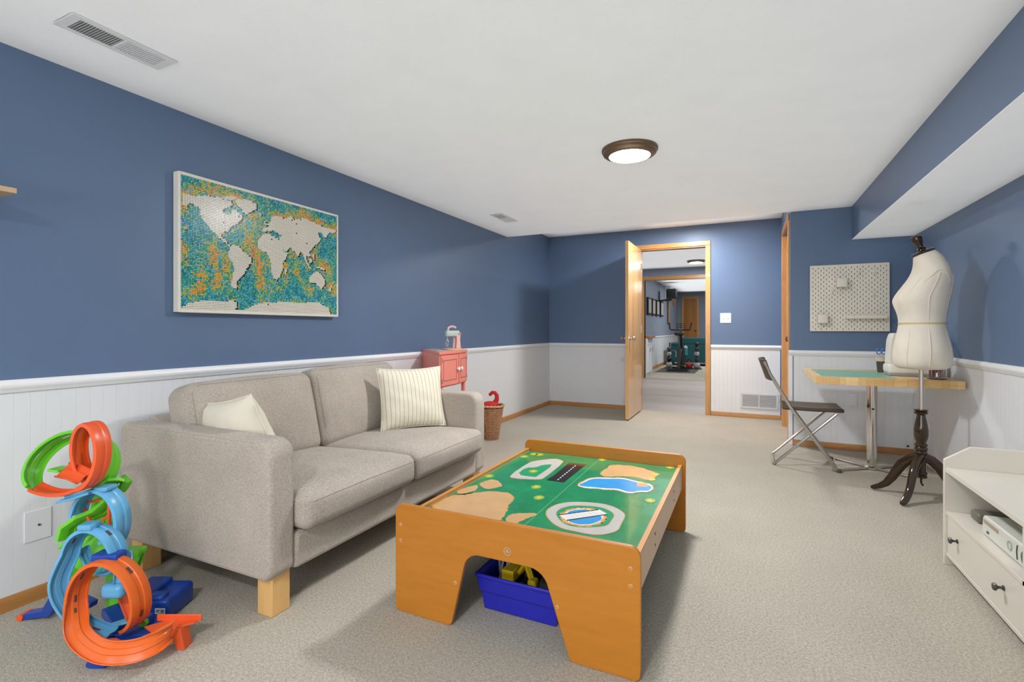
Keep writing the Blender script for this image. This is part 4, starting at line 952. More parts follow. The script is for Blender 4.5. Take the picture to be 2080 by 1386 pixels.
# ------------------------------------------------------------------ toy kitchen, mixer, basket
def toy_kitchen():
    t = thing('toy_kitchen', 'coral pink wooden toy fridge cupboard with white knobs behind the sofa end', 'toy kitchen', (-2.2, 3.35, 0))
    P = [(-2.476, 3.46), (-2.02, 3.03), (-2.035, 3.31), (-2.09, 3.53), (-2.476, 3.60)]
    def grow(k): cx, cy = -2.25, 3.35; return [(x if x < -2.4 else cx + (x - cx) * k, cy + (y - cy) * k) for x, y in P]
    MB().prism(P, 'z', 0.62, 0.862).build('body', CORAL, t)
    MB().prism(grow(1.05), 'z', 0.862, 0.882).build('top_board', CORAL, t, bev=0.003)
    MB().prism([(-2.44, 3.46), (-2.10, 3.14), (-2.06, 3.22), (-2.40, 3.54)], 'z', 0.882, 0.884).build('top_sheen', mat('pale_grey_sheen', (0.50, 0.50, 0.50), 0.3), t)  # pale sheen on the top board, put in as a thin grey slab
    MB().prism(P, 'z', 0.0, 0.47).build('lower_body', CORAL, t)
    MB().prism([(-2.476, 3.46), (-2.44, 3.43), (-2.44, 3.60), (-2.476, 3.60)], 'z', 0.47, 0.62).build('back_panel', CORAL, t)
    for x, y in ((-2.035, 3.07), (-2.105, 3.51), (-2.45, 3.45), (-2.45, 3.585)): B(x - 0.012, x + 0.012, y - 0.012, y + 0.012, 0.47, 0.62).build('post', CORAL, t)
    def door(a, b, z0, z1):
        a, b = Vector((*a, 0)), Vector((*b, 0)); d = (b - a).normalized(); n = Vector((d.y, -d.x, 0)); L = (b - a).length
        M_ = Matrix(((d.x, n.x, 0, a.x), (d.y, n.y, 0, a.y), (0, 0, 1, 0), (0, 0, 0, 1)))
        m = MB(); m.M = M_; m.box(0.004, L - 0.004, 0.001, 0.012, z0, z1); dr = m.build('door', CORAL, t, bev=0.002)
        g = 0.035
        m = MB(); m.M = M_
        for q in ((g, L - g, z0 + g, z0 + g + 0.004), (g, L - g, z1 - g - 0.004, z1 - g), (g, g + 0.004, z0 + g, z1 - g), (L - g - 0.004, L - g, z0 + g, z1 - g)): m.box(q[0], q[1], 0.0118, 0.0128, q[2], q[3])
        m.build('panel_line', CORAL2, dr)
        return M_, L, dr
    M_, L, dr = door((-2.021, 3.04), (-2.034, 3.305), 0.63, 0.855)
    k = MB(); k.M = M_ @ Matrix.Translation((L - 0.022, 0.012, 0.745)) @ Matrix.Rotation(-PI / 2, 4, 'X'); k.lathe([(0.006, 0), (0.006, 0.008), (0.014, 0.014), (0.014, 0.02), (0.004, 0.024)], n=14); k.build('knob', WHITE, dr)
    for z_ in (0.67, 0.82):
        k = MB(); k.M = M_; k.box(0.006, 0.02, 0.012, 0.0135, z_ - 0.018, z_ + 0.018); k.build('hinge', STEEL, dr)
    M_, L, dr = door((-2.036, 3.315), (-2.088, 3.525), 0.63, 0.855)
    k = MB(); k.M = M_ @ Matrix.Translation((0.02, 0.012, 0.745)) @ Matrix.Rotation(-PI / 2, 4, 'X'); k.lathe([(0.006, 0), (0.006, 0.008), (0.014, 0.014), (0.014, 0.02), (0.004, 0.024)], n=14); k.build('knob', WHITE, dr)
    for z_ in (0.67, 0.82):
        k = MB(); k.M = M_; k.box(L - 0.03, L - 0.012, 0.012, 0.0135, z_ - 0.015, z_ + 0.015); k.build('hinge', STEEL, dr)
toy_kitchen()
tag(MB().rbox((-2.20, 3.35, 0.478), (0.26, 0.22, 0.016), 0.006, m=2).build('play_tray', mat('pale_pink_tray', (0.75, 0.62, 0.66), 0.4)), 'pale pink tray on the open shelf of the coral toy kitchen', 'tray')

def toy_mixer():
    t = thing('toy_mixer', 'pink and mint wooden toy stand mixer on top of the coral cupboard', 'toy', (-2.16, 3.44, 0.882), R(60))
    MB().lathe([(0.075, 0), (0.075, 0.012), (0.07, 0.014)], n=28).build('base', mat('pale_beech_wood', (0.62, 0.44, 0.27), 0.5), t, local=True)
    m = MB(); m.prism([(0.02, 0.014), (0.062, 0.014), (0.055, 0.09), (0.062, 0.13), (0.045, 0.15), (0.022, 0.13), (0.026, 0.08)], 'y', -0.022, -0.008)
    m.build('arm', PINK, t, local=True, bev=0.003)
    m = MB(); m.prism([(0.005, 0.014), (0.045, 0.014), (0.035, 0.09), (0.045, 0.13), (0.028, 0.14), (0.008, 0.12), (0.012, 0.08)], 'y', 0.008, 0.022)
    m.build('arm', PINK, t, local=True, bev=0.003)
    MB().rbox((-0.005, 0, 0.132), (0.125, 0.045, 0.05), 0.016, m=3).build('motor_head', mat('mint_grey', (0.46, 0.55, 0.50), 0.5), t, local=True)
    MB().tube([(-0.045, 0, 0.155), (-0.042, 0, 0.178), (-0.02, 0, 0.19), (0.01, 0, 0.188), (0.025, 0, 0.178)], 0.009, 10).build('grip', PINK, t, local=True)
    m = MB()
    for k_ in range(4):
        a = PI * k_ / 4; c_, s_ = math.cos(a), math.sin(a)
        m.tube([(-0.05 + c_ * r_, s_ * r_, z_) for r_, z_ in ((0.002, 0.085), (0.012, 0.065), (0.015, 0.045), (0.008, 0.028), (0, 0.026), (-0.008, 0.028), (-0.015, 0.045), (-0.012, 0.065), (-0.002, 0.085))], 0.0013, 6)
    m.tube([(-0.05, 0, 0.08), (-0.05, 0, 0.11)], 0.003, 8)
    m.build('whisk', STEEL, t, local=True)
    MB().lathe([(0.012, 0), (0.012, 0.006)], cx=0, cy=0, n=14).build('dial', mat('pale_amber_dial', (0.65, 0.40, 0.2), 0.5), t, local=True).location = (0.05, -0.026, 0.13)
toy_mixer()

def wicker_basket():
    cx, cy = -2.205, 4.20
    t = thing('wicker_basket', 'tall tapered wicker basket standing by the wall past the sofa', 'basket', (cx, cy, 0))
    n, H = 30, 0.33
    m = MB(); m.lathe([(0.062, 0.004), (0.112, H - 0.01)], cx, cy, 32, cap=False); m.poly([(cx + 0.062 * math.cos(2 * PI * k / 24), cy + 0.062 * math.sin(2 * PI * k / 24), 0.004) for k in range(24)])
    m.build('lining', mat('basket_inside', (0.16, 0.07, 0.03), 0.8), t)
    m = MB(); rows = 27
    for j in range(rows):
        z = 0.006 + (H - 0.03) * j / rows; r0 = 0.063 + 0.05 * z / H
        pts = [(cx + (r0 + 0.0045 * (1 if (k + j) % 2 else -0.6)) * math.cos(2 * PI * k / n), cy + (r0 + 0.0045 * (1 if (k + j) % 2 else -0.6)) * math.sin(2 * PI * k / n), z) for k in range(n)]
        m.tube(pts, 0.0046, 5, closed=True)
    m.build('weave', WICKER, t, kind='stuff')
    for k in range(15):
        a = 2 * PI * k / 15; MB().tube([(cx + 0.066 * math.cos(a), cy + 0.066 * math.sin(a), 0.0), (cx + 0.1145 * math.cos(a), cy + 0.1145 * math.sin(a), H - 0.02)], 0.003, 6).build('stake', WICKER, t)
    for s_ in (0, 1):
        pts = [(cx + (0.117 + 0.006 * math.cos(k * 1.05 + s_ * PI)) * math.cos(2 * PI * k / 60), cy + (0.117 + 0.006 * math.cos(k * 1.05 + s_ * PI)) * math.sin(2 * PI * k / 60), H - 0.008 + 0.006 * math.sin(k * 1.05 + s_ * PI)) for k in range(60)]
        MB().tube(pts, 0.007, 8, closed=True).build('rim_strand', WICKER2, t)
wicker_basket()
m = MB(); m.ball((-2.215, 4.19, 0.33), 0.075, sc=(1.1, 1.1, 0.42))
m.tube([(-2.19, 4.22, 0.33), (-2.165, 4.235, 0.375), (-2.165, 4.235, 0.415), (-2.182, 4.225, 0.442), (-2.205, 4.215, 0.443), (-2.222, 4.208, 0.425)], 0.016, 10, rs=[0.027, 0.023, 0.02, 0.018, 0.017, 0.016])
m.ball((-2.222, 4.208, 0.425), 0.0165)
tag(m.build('plush_toy', RED), 'red plush toy with hooked tail sticking out of the wicker basket', 'toy')

# ------------------------------------------------------------------ peg board with its holders
def pegboard():
    X0, X1, Z0, Z1 = 0.512, 1.086, 1.034, 1.611; y = YP - 0.03; d = 0.014
    t = thing('pegboard', 'off-white slotted steel pegboard on the blue nook wall', 'pegboard', ((X0 + X1) / 2, YP, Z0))
    m = MB(); ncol = 27; cw = (X1 - X0) / (ncol + 1.0); step = 0.0395; hw, hh = 0.0024, 0.0075
    edges = [X0] + [X0 + cw * (0.5 + i) for i in range(ncol + 1)] + [X1]
    def q(xa, xb, za, zb): m.poly([(xa, y, za), (xb, y, za), (xb, y, zb), (xa, y, zb)])
    q(X0, edges[1], Z0, Z1); q(edges[-2], X1, Z0, Z1)
    for i in range(ncol):
        xa, xb = edges[i + 1], edges[i + 2]; xc = (xa + xb) / 2
        zs = []; z_ = Z0 + 0.018 + (0 if i % 2 else step / 2)
        while z_ < Z1 - 0.014: zs.append(z_); z_ += step
        last = Z0
        for z_ in zs:
            q(xa, xb, last, z_ - hh - 0.003)
            o = [(xa, z_ - hh - 0.003), (xb, z_ - hh - 0.003), (xb, z_ + hh + 0.003), (xa, z_ + hh + 0.003)]
            inn = [(xc + hw * a, z_ + hh * b) for a, b in ((-0.6, -1), (0.6, -1), (1, -0.7), (1, 0.7), (0.6, 1), (-0.6, 1), (-1, 0.7), (-1, -0.7))]
            O = [m.v((a, y, b)) for a, b in o]; I = [m.v((a, y, b)) for a, b in inn]; K = [m.v((a, y + d, b)) for a, b in inn]
            m.face([O[0], O[1], I[1], I[0]]); m.face([O[1], I[2], I[1]]); m.face([O[1], O[2], I[3], I[2]]); m.face([O[2], I[4], I[3]])
            m.face([O[2], O[3], I[5], I[4]]); m.face([O[3], I[6], I[5]]); m.face([O[3], O[0], I[7], I[6]]); m.face([O[0], I[0], I[7]])
            for k in range(8): m.face([I[k], I[(k + 1) % 8], K[(k + 1) % 8], K[k]])
            last = z_ + hh + 0.003
        q(xa, xb, last, Z1)
    r = 0.012
    m.build('face', PEG, t, smooth=0)
    m = MB()
    for a in ((X0 - 0.002, X0, Z0, Z1), (X1, X1 + 0.002, Z0, Z1), (X0, X1, Z0 - 0.002, Z0), (X0, X1, Z1, Z1 + 0.002)): m.box(a[0], a[1], y - 0.0005, y + 0.012, a[2], a[3])
    m.build('rim', PEG, t, bev=0.001)
    for x in (X0 + 0.03, X1 - 0.03):
        for z_ in (Z0 + 0.03, Z1 - 0.03): MB().tube([(x, y + 0.004, z_), (x, YP, z_)], 0.008, 10).build('spacer', PEG, t)
    for x, z_ in ((0.545, 1.505), (1.05, 1.535), (0.533, 1.062), (1.066, 1.072)):
        s_ = MB(); s_.M = Matrix.Translation((x, y, z_)) @ Matrix.Rotation(PI / 2, 4, 'X'); s_.lathe([(0.007, 0), (0.006, 0.002), (0.001, 0.002)], n=14); s_.build('screw_cap', PEG, t)
pegboard()
def peg_cup(x, z, label):
    t = thing('peg_cup', label, 'holder', (x, YP - 0.03, z), 0, 'white cups on the pegboard')
    m = MB(); w, dp, h, r = 0.04, 0.075, 0.072, 0.014
    def ring(k, zz): return [m.v(p) for p in [(a, b, zz) for a, b in arc(w - r, -dp + r, r - k, -90, 0, 4) + [(w - k, -0.004)] + [(-w + k, -0.004)] + arc(-w + r, -dp + r, r - k, 180, 270, 4)]]
    L = [ring(0.003, 0), ring(0, 0.003), ring(0, h), ring(0.003, h), ring(0.003, 0.004)]
    m.face(L[0][::-1]); m.face(L[-1])
    for A, Bq in zip(L, L[1:]):
        for i in range(len(A)): m.face([A[i], A[(i + 1) % len(A)], Bq[(i + 1) % len(A)], Bq[i]])
    m.build('cup', PEG, t, local=True)
    for xx in (-0.02, 0.02): B(xx - 0.004, xx + 0.004, -0.006, 0.002, 0.05, 0.078).build('hook', PEG, t, local=True)
peg_cup(0.7435, 1.412, 'white plastic cup near the top of the pegboard')
peg_cup(0.602, 1.103, 'white plastic cup at the lower left of the pegboard')
t = thing('peg_shelf', 'narrow white ledge shelf low on the pegboard', 'shelf', (0.915, YP - 0.03, 1.14))
B(-0.142, 0.142, -0.062, 0, 0, 0.003).build('tray', PEG, t, local=True)
B(-0.142, 0.142, -0.064, -0.061, 0, 0.03).build('front_lip', PEG, t, local=True, bev=0.001)
for x in (-0.142, 0.139): B(x, x + 0.003, -0.062, 0, 0, 0.024).build('side_lip', PEG, t, local=True)
for i, (x, z, lab) in enumerate(((0.675, 1.355, 'white clip hanging left of centre on the pegboard'), (0.87, 1.515, 'white clip at the top of the pegboard, nearer its middle'), (0.977, 1.51, 'white clip near the top right corner of the pegboard'), (0.975, 1.325, 'white clip halfway down the right side of the pegboard'))):
    t = thing('peg_clip', lab, 'clip', (x, YP - 0.03, z), 0, 'white clips on the pegboard')
    B(-0.008, 0.008, -0.006, -0.001, 0, 0.06).build('back_plate', PEG, t, local=True, bev=0.001)
    MB().tube([(0, -0.005, 0.012), (0, -0.018, 0.008), (0, -0.022, 0.02)], 0.003, 8).build('hook', PEG, t, local=True)

# ------------------------------------------------------------------ sewing desk and things on it
DX0, DX1, DY0_, DY1_, DZ_ = 0.435, 1.24, 4.02, 4.86, 0.722
t = thing('pedestal_desk', 'butcher-block desk top on a chrome pedestal with four flat feet', 'desk', (0.85, 4.5, 0))
top_ = B(DX0, DX1, DY0_ + 0.02, DY1_, DZ_ - 0.052, DZ_).build('top', BUTCHER, t, bev=0.002)
rn = random.Random(3); x = DX0; WB = [wood('maple_block_%d' % i, c1, c2, 'x', 0.4, 9) for i, (c1, c2) in enumerate((((0.60, 0.36, 0.13), (0.74, 0.50, 0.22)), ((0.66, 0.43, 0.19), (0.80, 0.58, 0.30)), ((0.54, 0.30, 0.10), (0.68, 0.44, 0.18))))]
while x < DX1 - 0.01:
    x2 = min(DX1, x + rn.uniform(0.035, 0.075)); x2 = DX1 if DX1 - x2 < 0.03 else x2
    B(x + 0.0002, x2 - 0.0002, DY0_, DY0_ + 0.02, DZ_ - 0.052, DZ_).build('block', WB[rn.randrange(3)], top_, bev=0.0008); x = x2
MB().lathe([(0.0335, 0.02), (0.0335, 0.655)], 0.85, 4.52, 32).build('column', CHROME, t)
MB().lathe([(0.12, 0.655), (0.12, 0.67)], 0.85, 4.52, 32).build('mounting_plate', BLACK, t)
MB().lathe([(0.05, 0.005), (0.05, 0.018), (0.036, 0.028)], 0.85, 4.52, 28).build('foot_collar', CHROME, t)
MB().tube([(0.85, 4.488, 0.455), (0.85, 4.478, 0.455)], 0.008, 10).build('lock_knob', BLACK, t)
for dx, dy in ((-0.2, 0.19), (0.23, 0.18), (-0.27, -0.20), (0.20, -0.16)):
    MB().beam((0.85, 4.52, 0.012), (0.85 + dx, 4.52 + dy, 0.008), 0.028, 0.012).build('foot', STEEL, t, bev=0.002)
tag(B(0.475, 0.90, 4.05, 4.70, DZ_, DZ_ + 0.003).build('cutting_mat', mat('mint_green_mat', (0.20, 0.42, 0.31), 0.35, var=0.05, vs=4)), 'mint green cutting mat lying on the butcher-block desk', 'cutting mat')
MW = mat('machine_white', (0.78, 0.74, 0.66), 0.35)
def sewing_machine():
    t = thing('sewing_machine', 'white sewing machine on the desk, mostly behind the dress form', 'sewing machine', (1.08, 4.42, DZ_))
    z = DZ_
    MB().rbox((1.06, 4.36, z + 0.05), (0.32, 0.17, 0.07), 0.02, m=3).build('bed', MW, t)
    MB().rbox((1.06, 4.36, z + 0.0105), (0.31, 0.165, 0.019), 0.005, m=2).build('base', mat('machine_grey', (0.30, 0.29, 0.27), 0.5), t)
    MB().prism([(0.905, z + 0.08), (0.985, z + 0.08), (0.98, z + 0.30), (0.93, z + 0.30), (0.915, z + 0.25)], 'y', 4.30, 4.42).build('head', MW, t, bev=0.012)
    MB().prism([(1.14, z + 0.07), (1.215, z + 0.07), (1.215, z + 0.28), (1.14, z + 0.28)], 'y', 4.29, 4.43).build('pillar', MW, t, bev=0.012)
    B(0.97, 1.16, 4.30, 4.42, z + 0.19, z + 0.29).build('arm', MW, t, bev=0.012)
    MB().tube([(0.945, 4.36, z + 0.05), (0.945, 4.36, z + 0.10)], 0.004, 8).build('needle_bar', STEEL, t)
sewing_machine()
t = thing('pen_cup', 'small black cup with beige rim at the back of the desk', 'cup', (0.925, 4.60, DZ_))
MB().lathe([(0.026, 0), (0.026, 0.002), (0.033, 0.085), (0.031, 0.085), (0.024, 0.004)], n=24).build('cup', DGREY, t, local=True)
MB().lathe([(0.0335, 0.085), (0.036, 0.115), (0.033, 0.115), (0.031, 0.085)], n=24, cap=False).build('rim', mat('beige_rim', (0.62, 0.52, 0.38), 0.6), t, local=True)
t = thing('scissors', 'scissors with blue looped handles standing in the black cup', 'scissors', (0.925, 4.60, DZ_ + 0.005))
for s_ in (-1, 1):
    P_ = [(s_ * 0.016 + 0.015 * math.cos(a), 0, 0.155 + 0.022 * math.sin(a)) for a in [i * 2 * PI / 16 for i in range(16)]]
    MB().tube(P_, 0.004, 8, closed=True).build('handle', mat('blue_handle', (0.03, 0.20, 0.55), 0.35), t, local=True)
    MB().beam((s_ * 0.008, 0, 0.135), (-s_ * 0.006, 0, 0.006), 0.008, 0.002).build('blade', STEEL, t, local=True)
t = thing('glass_jar', 'clear glass jar of coloured pencils on the desk beside the dress form', 'jar', (1.13, 4.14, DZ_))
MB().lathe([(0.048, 0.0), (0.052, 0.004), (0.052, 0.075), (0.047, 0.088), (0.049, 0.098), (0.046, 0.098), (0.044, 0.088), (0.049, 0.074), (0.049, 0.006), (0.045, 0.004)], n=32).build('glass', GLASS, t, local=True)
rn = random.Random(9)
PC = [mat('pencil_red', (0.50, 0.03, 0.04), 0.4), mat('pencil_wine', (0.30, 0.02, 0.06), 0.4), mat('pencil_pink', (0.65, 0.25, 0.28), 0.4), mat('pencil_olive', (0.16, 0.17, 0.08), 0.4), mat('pencil_brown', (0.28, 0.13, 0.06), 0.4)]
for i in range(16):
    a = rn.uniform(0, 2 * PI); r_ = rn.uniform(0.004, 0.036); x, y = 1.13 + r_ * math.cos(a), 4.14 + r_ * math.sin(a)
    k = i % 5
    tag(MB().tube([(x, y, DZ_ + 0.008), (x + rn.uniform(-0.004, 0.004), y + rn.uniform(-0.004, 0.004), DZ_ + rn.uniform(0.075, 0.10))], 0.0042, 6).build('pencil', PC[k]),
        ('red pencil in the glass jar', 'wine-red pencil in the glass jar', 'pink pencil in the glass jar', 'olive pencil in the glass jar', 'brown pencil in the glass jar')[k], 'pencil', ('red pencils in the jar', 'wine-red pencils in the jar', 'pink pencils in the jar', 'olive pencils in the jar', 'brown pencils in the jar')[k])

# ------------------------------------------------------------------ folding chair
def folding_chair():
    t = thing('folding_chair', 'folding chair with brown-black plastic seat and back on oval steel tube legs', 'chair', (0.40, 4.5, 0))
    Y0, Y1 = 4.30, 4.69
    for y in (Y0, Y1):
        s_ = 1 if y == Y0 else -1
        MB().tube([(0.125, y, 0.80), (0.165, y, 0.70), (0.30, y, 0.462), (0.345, y, 0.39), (0.605, y, 0.012)], 0.0125, 10).build('back_leg', STEEL, t)
    m = MB()
    yy0, yy1 = Y0 + 0.022, Y1 - 0.022
    m.tube([(0.60, yy0, 0.425), (0.215, yy0, 0.035), (0.195, yy0 + 0.01, 0.014), (0.19, yy0 + 0.03, 0.012), (0.19, yy1 - 0.03, 0.012), (0.195, yy1 - 0.01, 0.014), (0.215, yy1, 0.035), (0.60, yy1, 0.425)], 0.011, 10)
    m.build('front_leg_frame', STEEL, t)
    MB().tube([(0.605, Y0, 0.012), (0.605, Y1, 0.012)], 0.010, 10).build('floor_bar', STEEL, t)
    for y in (Y0, Y1): MB().rbox((0.612, y, 0.013), (0.03, 0.03, 0.026), 0.006, m=2).build('foot_cap', DGREY, t)
    for y in (Y0 + 0.011, Y1 - 0.011): MB().tube([(0.422, y - 0.014, 0.262), (0.422, y + 0.014, 0.262)], 0.007, 10).build('pivot', STEEL, t)
    m = MB(); m.rbox((0.448, (Y0 + Y1) / 2, 0.448), (0.40, Y1 - Y0 - 0.03, 0.026), 0.010, n=3, m=8)
    for v in m.bm.verts: v.co.z -= 0.012 * math.exp(-((v.co.x - 0.45) / 0.13) ** 2 - ((v.co.y - 4.495) / 0.14) ** 2)
    m.build('seat', BROWNP, t)
    m = MB(); n = 14
    r0, r1 = [], []
    for i in range(n + 1):
        u = -1 + 2 * i / n; y = (Y0 + Y1) / 2 + u * (Y1 - Y0 + 0.02) / 2; off = -0.028 * (1 - u * u)
        row = []
        for (x, z) in ((0.138, 0.815), (0.112, 0.815), (0.165, 0.655), (0.19, 0.655)): row.append(m.v((x + off, y, z)))
        r0.append(row)
    for A, Bq in zip(r0, r0[1:]):
        for k_ in range(4): m.face([A[k_], A[(k_ + 1) % 4], Bq[(k_ + 1) % 4], Bq[k_]])
    m.face(r0[0][::-1]); m.face(r0[-1]); m.build('backrest', BROWNP, t, bev=0.004)
folding_chair()

# ------------------------------------------------------------------ dress form
def dress_form():
    cx, cy = 0.975, 3.85
    t = thing('dress_form', 'cream linen dress form torso on a dark lacquered tripod stand', 'dress form', (cx, cy, 0))
    # z, front x, back x, half width y
    S_ = [(0.803, 0.875, 1.080, 0.10), (0.812, 0.852, 1.100, 0.135), (0.83, 0.840, 1.108, 0.158), (0.874, 0.834, 1.117, 0.170), (0.932, 0.838, 1.116, 0.172), (1.005, 0.852, 1.101, 0.155), (1.077, 0.868, 1.088, 0.130), (1.135, 0.862, 1.092, 0.134),
          (1.18, 0.850, 1.100, 0.145), (1.215, 0.840, 1.107, 0.153), (1.24, 0.840, 1.112, 0.156), (1.277, 0.856, 1.119, 0.158), (1.335, 0.896, 1.121, 0.168), (1.375, 0.922, 1.116, 0.174), (1.417, 0.940, 1.106, 0.166), (1.448, 0.942, 1.092, 0.135),
          (1.472, 0.940, 1.072, 0.098), (1.488, 0.938, 1.052, 0.072), (1.502, 0.937, 1.036, 0.058)]
    N = 56; m = MB(); rings = []
    for i, (z, xf, xb, hy) in enumerate(S_):
        ring = []
        c0, hx = (xf + xb) / 2, (xb - xf) / 2
        for k in range(N):
            a = 2 * PI * k / N; ca, sa = math.cos(a), math.sin(a)
            e = 0.86; px = math.copysign(abs(ca) ** e, ca); py = math.copysign(abs(sa) ** 0.92, sa)
            x = c0 + px * hx; y = cy + py * hy
            b = math.exp(-((z - 1.225) / 0.055) ** 2)           # bust: two lobes, flatter between
            if ca < 0: x += b * 0.018 * math.exp(-(sa / 0.22) ** 2) - b * 0.010 * math.exp(-((abs(sa) - 0.5) / 0.22) ** 2)
            if z > 1.40: pass
            if z < 1.0 and ca > 0: x += 0.006 * math.exp(-((abs(sa) - 0.45) / 0.25) ** 2) * math.exp(-((z - 0.88) / 0.06) ** 2)
            f_ = max(0, (z - 1.44) / 0.062)
            zz = z + f_ * ((x - 0.93) / 0.115) * 0.045
            ring.append(m.v((x, y, zz)))
        rings.append(ring)
    for A, Bq in zip(rings, rings[1:]):
        for k in range(N): m.face([A[k], A[(k + 1) % N], Bq[(k + 1) % N], Bq[k]])
    m.face(rings[0][::-1]); m.face(rings[-1])
    body = m.build('torso', LINEN, t, smooth=70)
    ss = body.modifiers.new('sub', 'SUBSURF'); ss.levels = 1; ss.render_levels = 1
    # seams: side, front, back  and waist tape
    def surf(z, a):
        for (A, Bq) in zip(S_, S_[1:]):
            if A[0] <= z <= Bq[0]:
                u = (z - A[0]) / (Bq[0] - A[0]); xf, xb, hy = [A[i] * (1 - u) + Bq[i] * u for i in (1, 2, 3)]; break
        ca, sa = math.cos(a), math.sin(a)
        return ((xf + xb) / 2 + math.copysign(abs(ca) ** 0.86, ca) * (xb - xf) / 2, cy + math.copysign(abs(sa) ** 0.92, sa) * hy, z)
    for a in (-PI / 2, PI / 2):
        MB().tube([surf(0.83 + 0.55 * i / 20, a) for i in range(21)], 0.0025, 6).build('seam', LINEN, body)
    for a in (-PI / 2 - 0.75, -PI / 2 + 0.85):
        MB().tube([surf(0.83 + 0.54 * i / 20, a) for i in range(21)], 0.0018, 6).build('seam', LINEN, body)
    m = MB(); r0 = []
    for k in range(N):
        a = 2 * PI * k / N; p = Vector(surf(1.085, a)); o_ = (p - Vector((0.975, cy, 1.085))); o_.normalize()
        r0.append([m.v(p + o_ * 0.004 + Vector((0, 0, -0.0055))), m.v(p + o_ * 0.004 + Vector((0, 0, 0.0055)))])
    for k in range(N): m.face([r0[k][0], r0[(k + 1) % N][0], r0[(k + 1) % N][1], r0[k][1]])
    m.build('waist_tape', GOLD, body)
    for s_ in (-1, 1):
        MB().tube([surf(1.33 + 0.07 * math.sin(PI * i / 14), (s_ * (PI / 2 - 0.55 + 1.0 * i / 14))) for i in range(15)], 0.0018, 6).build('shoulder_seam', LINEN, body)
    # neck cap and finial
    m = MB(); m.M = Matrix.Translation((0.985, cy, 1.524)) @ Matrix.Rotation(R(-21), 4, 'Y')
    m.lathe([(0.062, -0.003), (0.063, 0.003), (0.056, 0.009), (0.034, 0.013), (0.022, 0.016), (0.020, 0.022), (0.028, 0.028), (0.018, 0.036), (0.016, 0.045), (0.022, 0.062), (0.029, 0.085), (0.027, 0.102), (0.016, 0.114), (0.001, 0.117)], n=32)
    m.build('neck_finial', LACQ, t)
    MB().lathe([(0.0115, 0.50), (0.0115, 0.81)], cx, cy, 20).build('pole', STEEL, t)
    MB().lathe([(0.020, 0.13), (0.030, 0.135), (0.031, 0.145), (0.026, 0.150), (0.031, 0.157), (0.031, 0.168), (0.026, 0.173), (0.024, 0.19), (0.024, 0.275), (0.030, 0.282), (0.033, 0.290), (0.028, 0.298), (0.034, 0.306), (0.034, 0.316), (0.028, 0.324), (0.033, 0.331), (0.033, 0.340), (0.024, 0.350),
                (0.030, 0.365), (0.037, 0.395), (0.037, 0.43), (0.030, 0.475), (0.023, 0.51), (0.022, 0.52), (0.034, 0.53), (0.034, 0.537), (0.028, 0.542), (0.035, 0.548), (0.035, 0.553), (0.013, 0.556)], cx, cy, 32).build('turned_post', LACQ, t)
    for ang in (158, 236, 0):
        a = R(ang); dx, dy = math.cos(a), math.sin(a); m = MB()
        pts = [(0.012, 0.262, 0.019, 0.03), (0.05, 0.245, 0.018, 0.032), (0.09, 0.205, 0.017, 0.034), (0.12, 0.155, 0.016, 0.032), (0.145, 0.105, 0.015, 0.028), (0.175, 0.06, 0.015, 0.024), (0.21, 0.034, 0.015, 0.020), (0.24, 0.021, 0.015, 0.016), (0.255, 0.015, 0.011, 0.010)]
        rings = []
        for i, (r_, z, hw, hh) in enumerate(pts):
            p0 = pts[max(0, i - 1)]; p1 = pts[min(len(pts) - 1, i + 1)]; tr, tz = p1[0] - p0[0], p1[1] - p0[1]; L = math.hypot(tr, tz); nr, nz = -tz / L, tr / L
            ring = []
            for k in range(14):
                b = 2 * PI * k / 14; o1 = math.copysign(abs(math.cos(b)) ** 0.7, math.cos(b)) * hh * 0.9; o2 = math.copysign(abs(math.sin(b)) ** 0.7, math.sin(b)) * hw * 1.15
                rr = r_ + nr * o1; ring.append(m.v((cx + dx * rr - dy * o2, cy + dy * rr + dx * o2, max(0.001, z + nz * o1))))
            rings.append(ring)
        for A, Bq in zip(rings, rings[1:]):
            for k in range(14): m.face([A[k], A[(k + 1) % 14], Bq[(k + 1) % 14], Bq[k]])
        m.face(rings[0][::-1]); m.face(rings[-1]); m.build('leg', LACQ, t, smooth=60)
    MB().tube([(cx, cy - 0.03, 0.095), (cx + 0.0, cy, 0.10), (cx, cy, 0.135)], 0.006, 8).build('tension_bolt', BLACK, t)
dress_form()

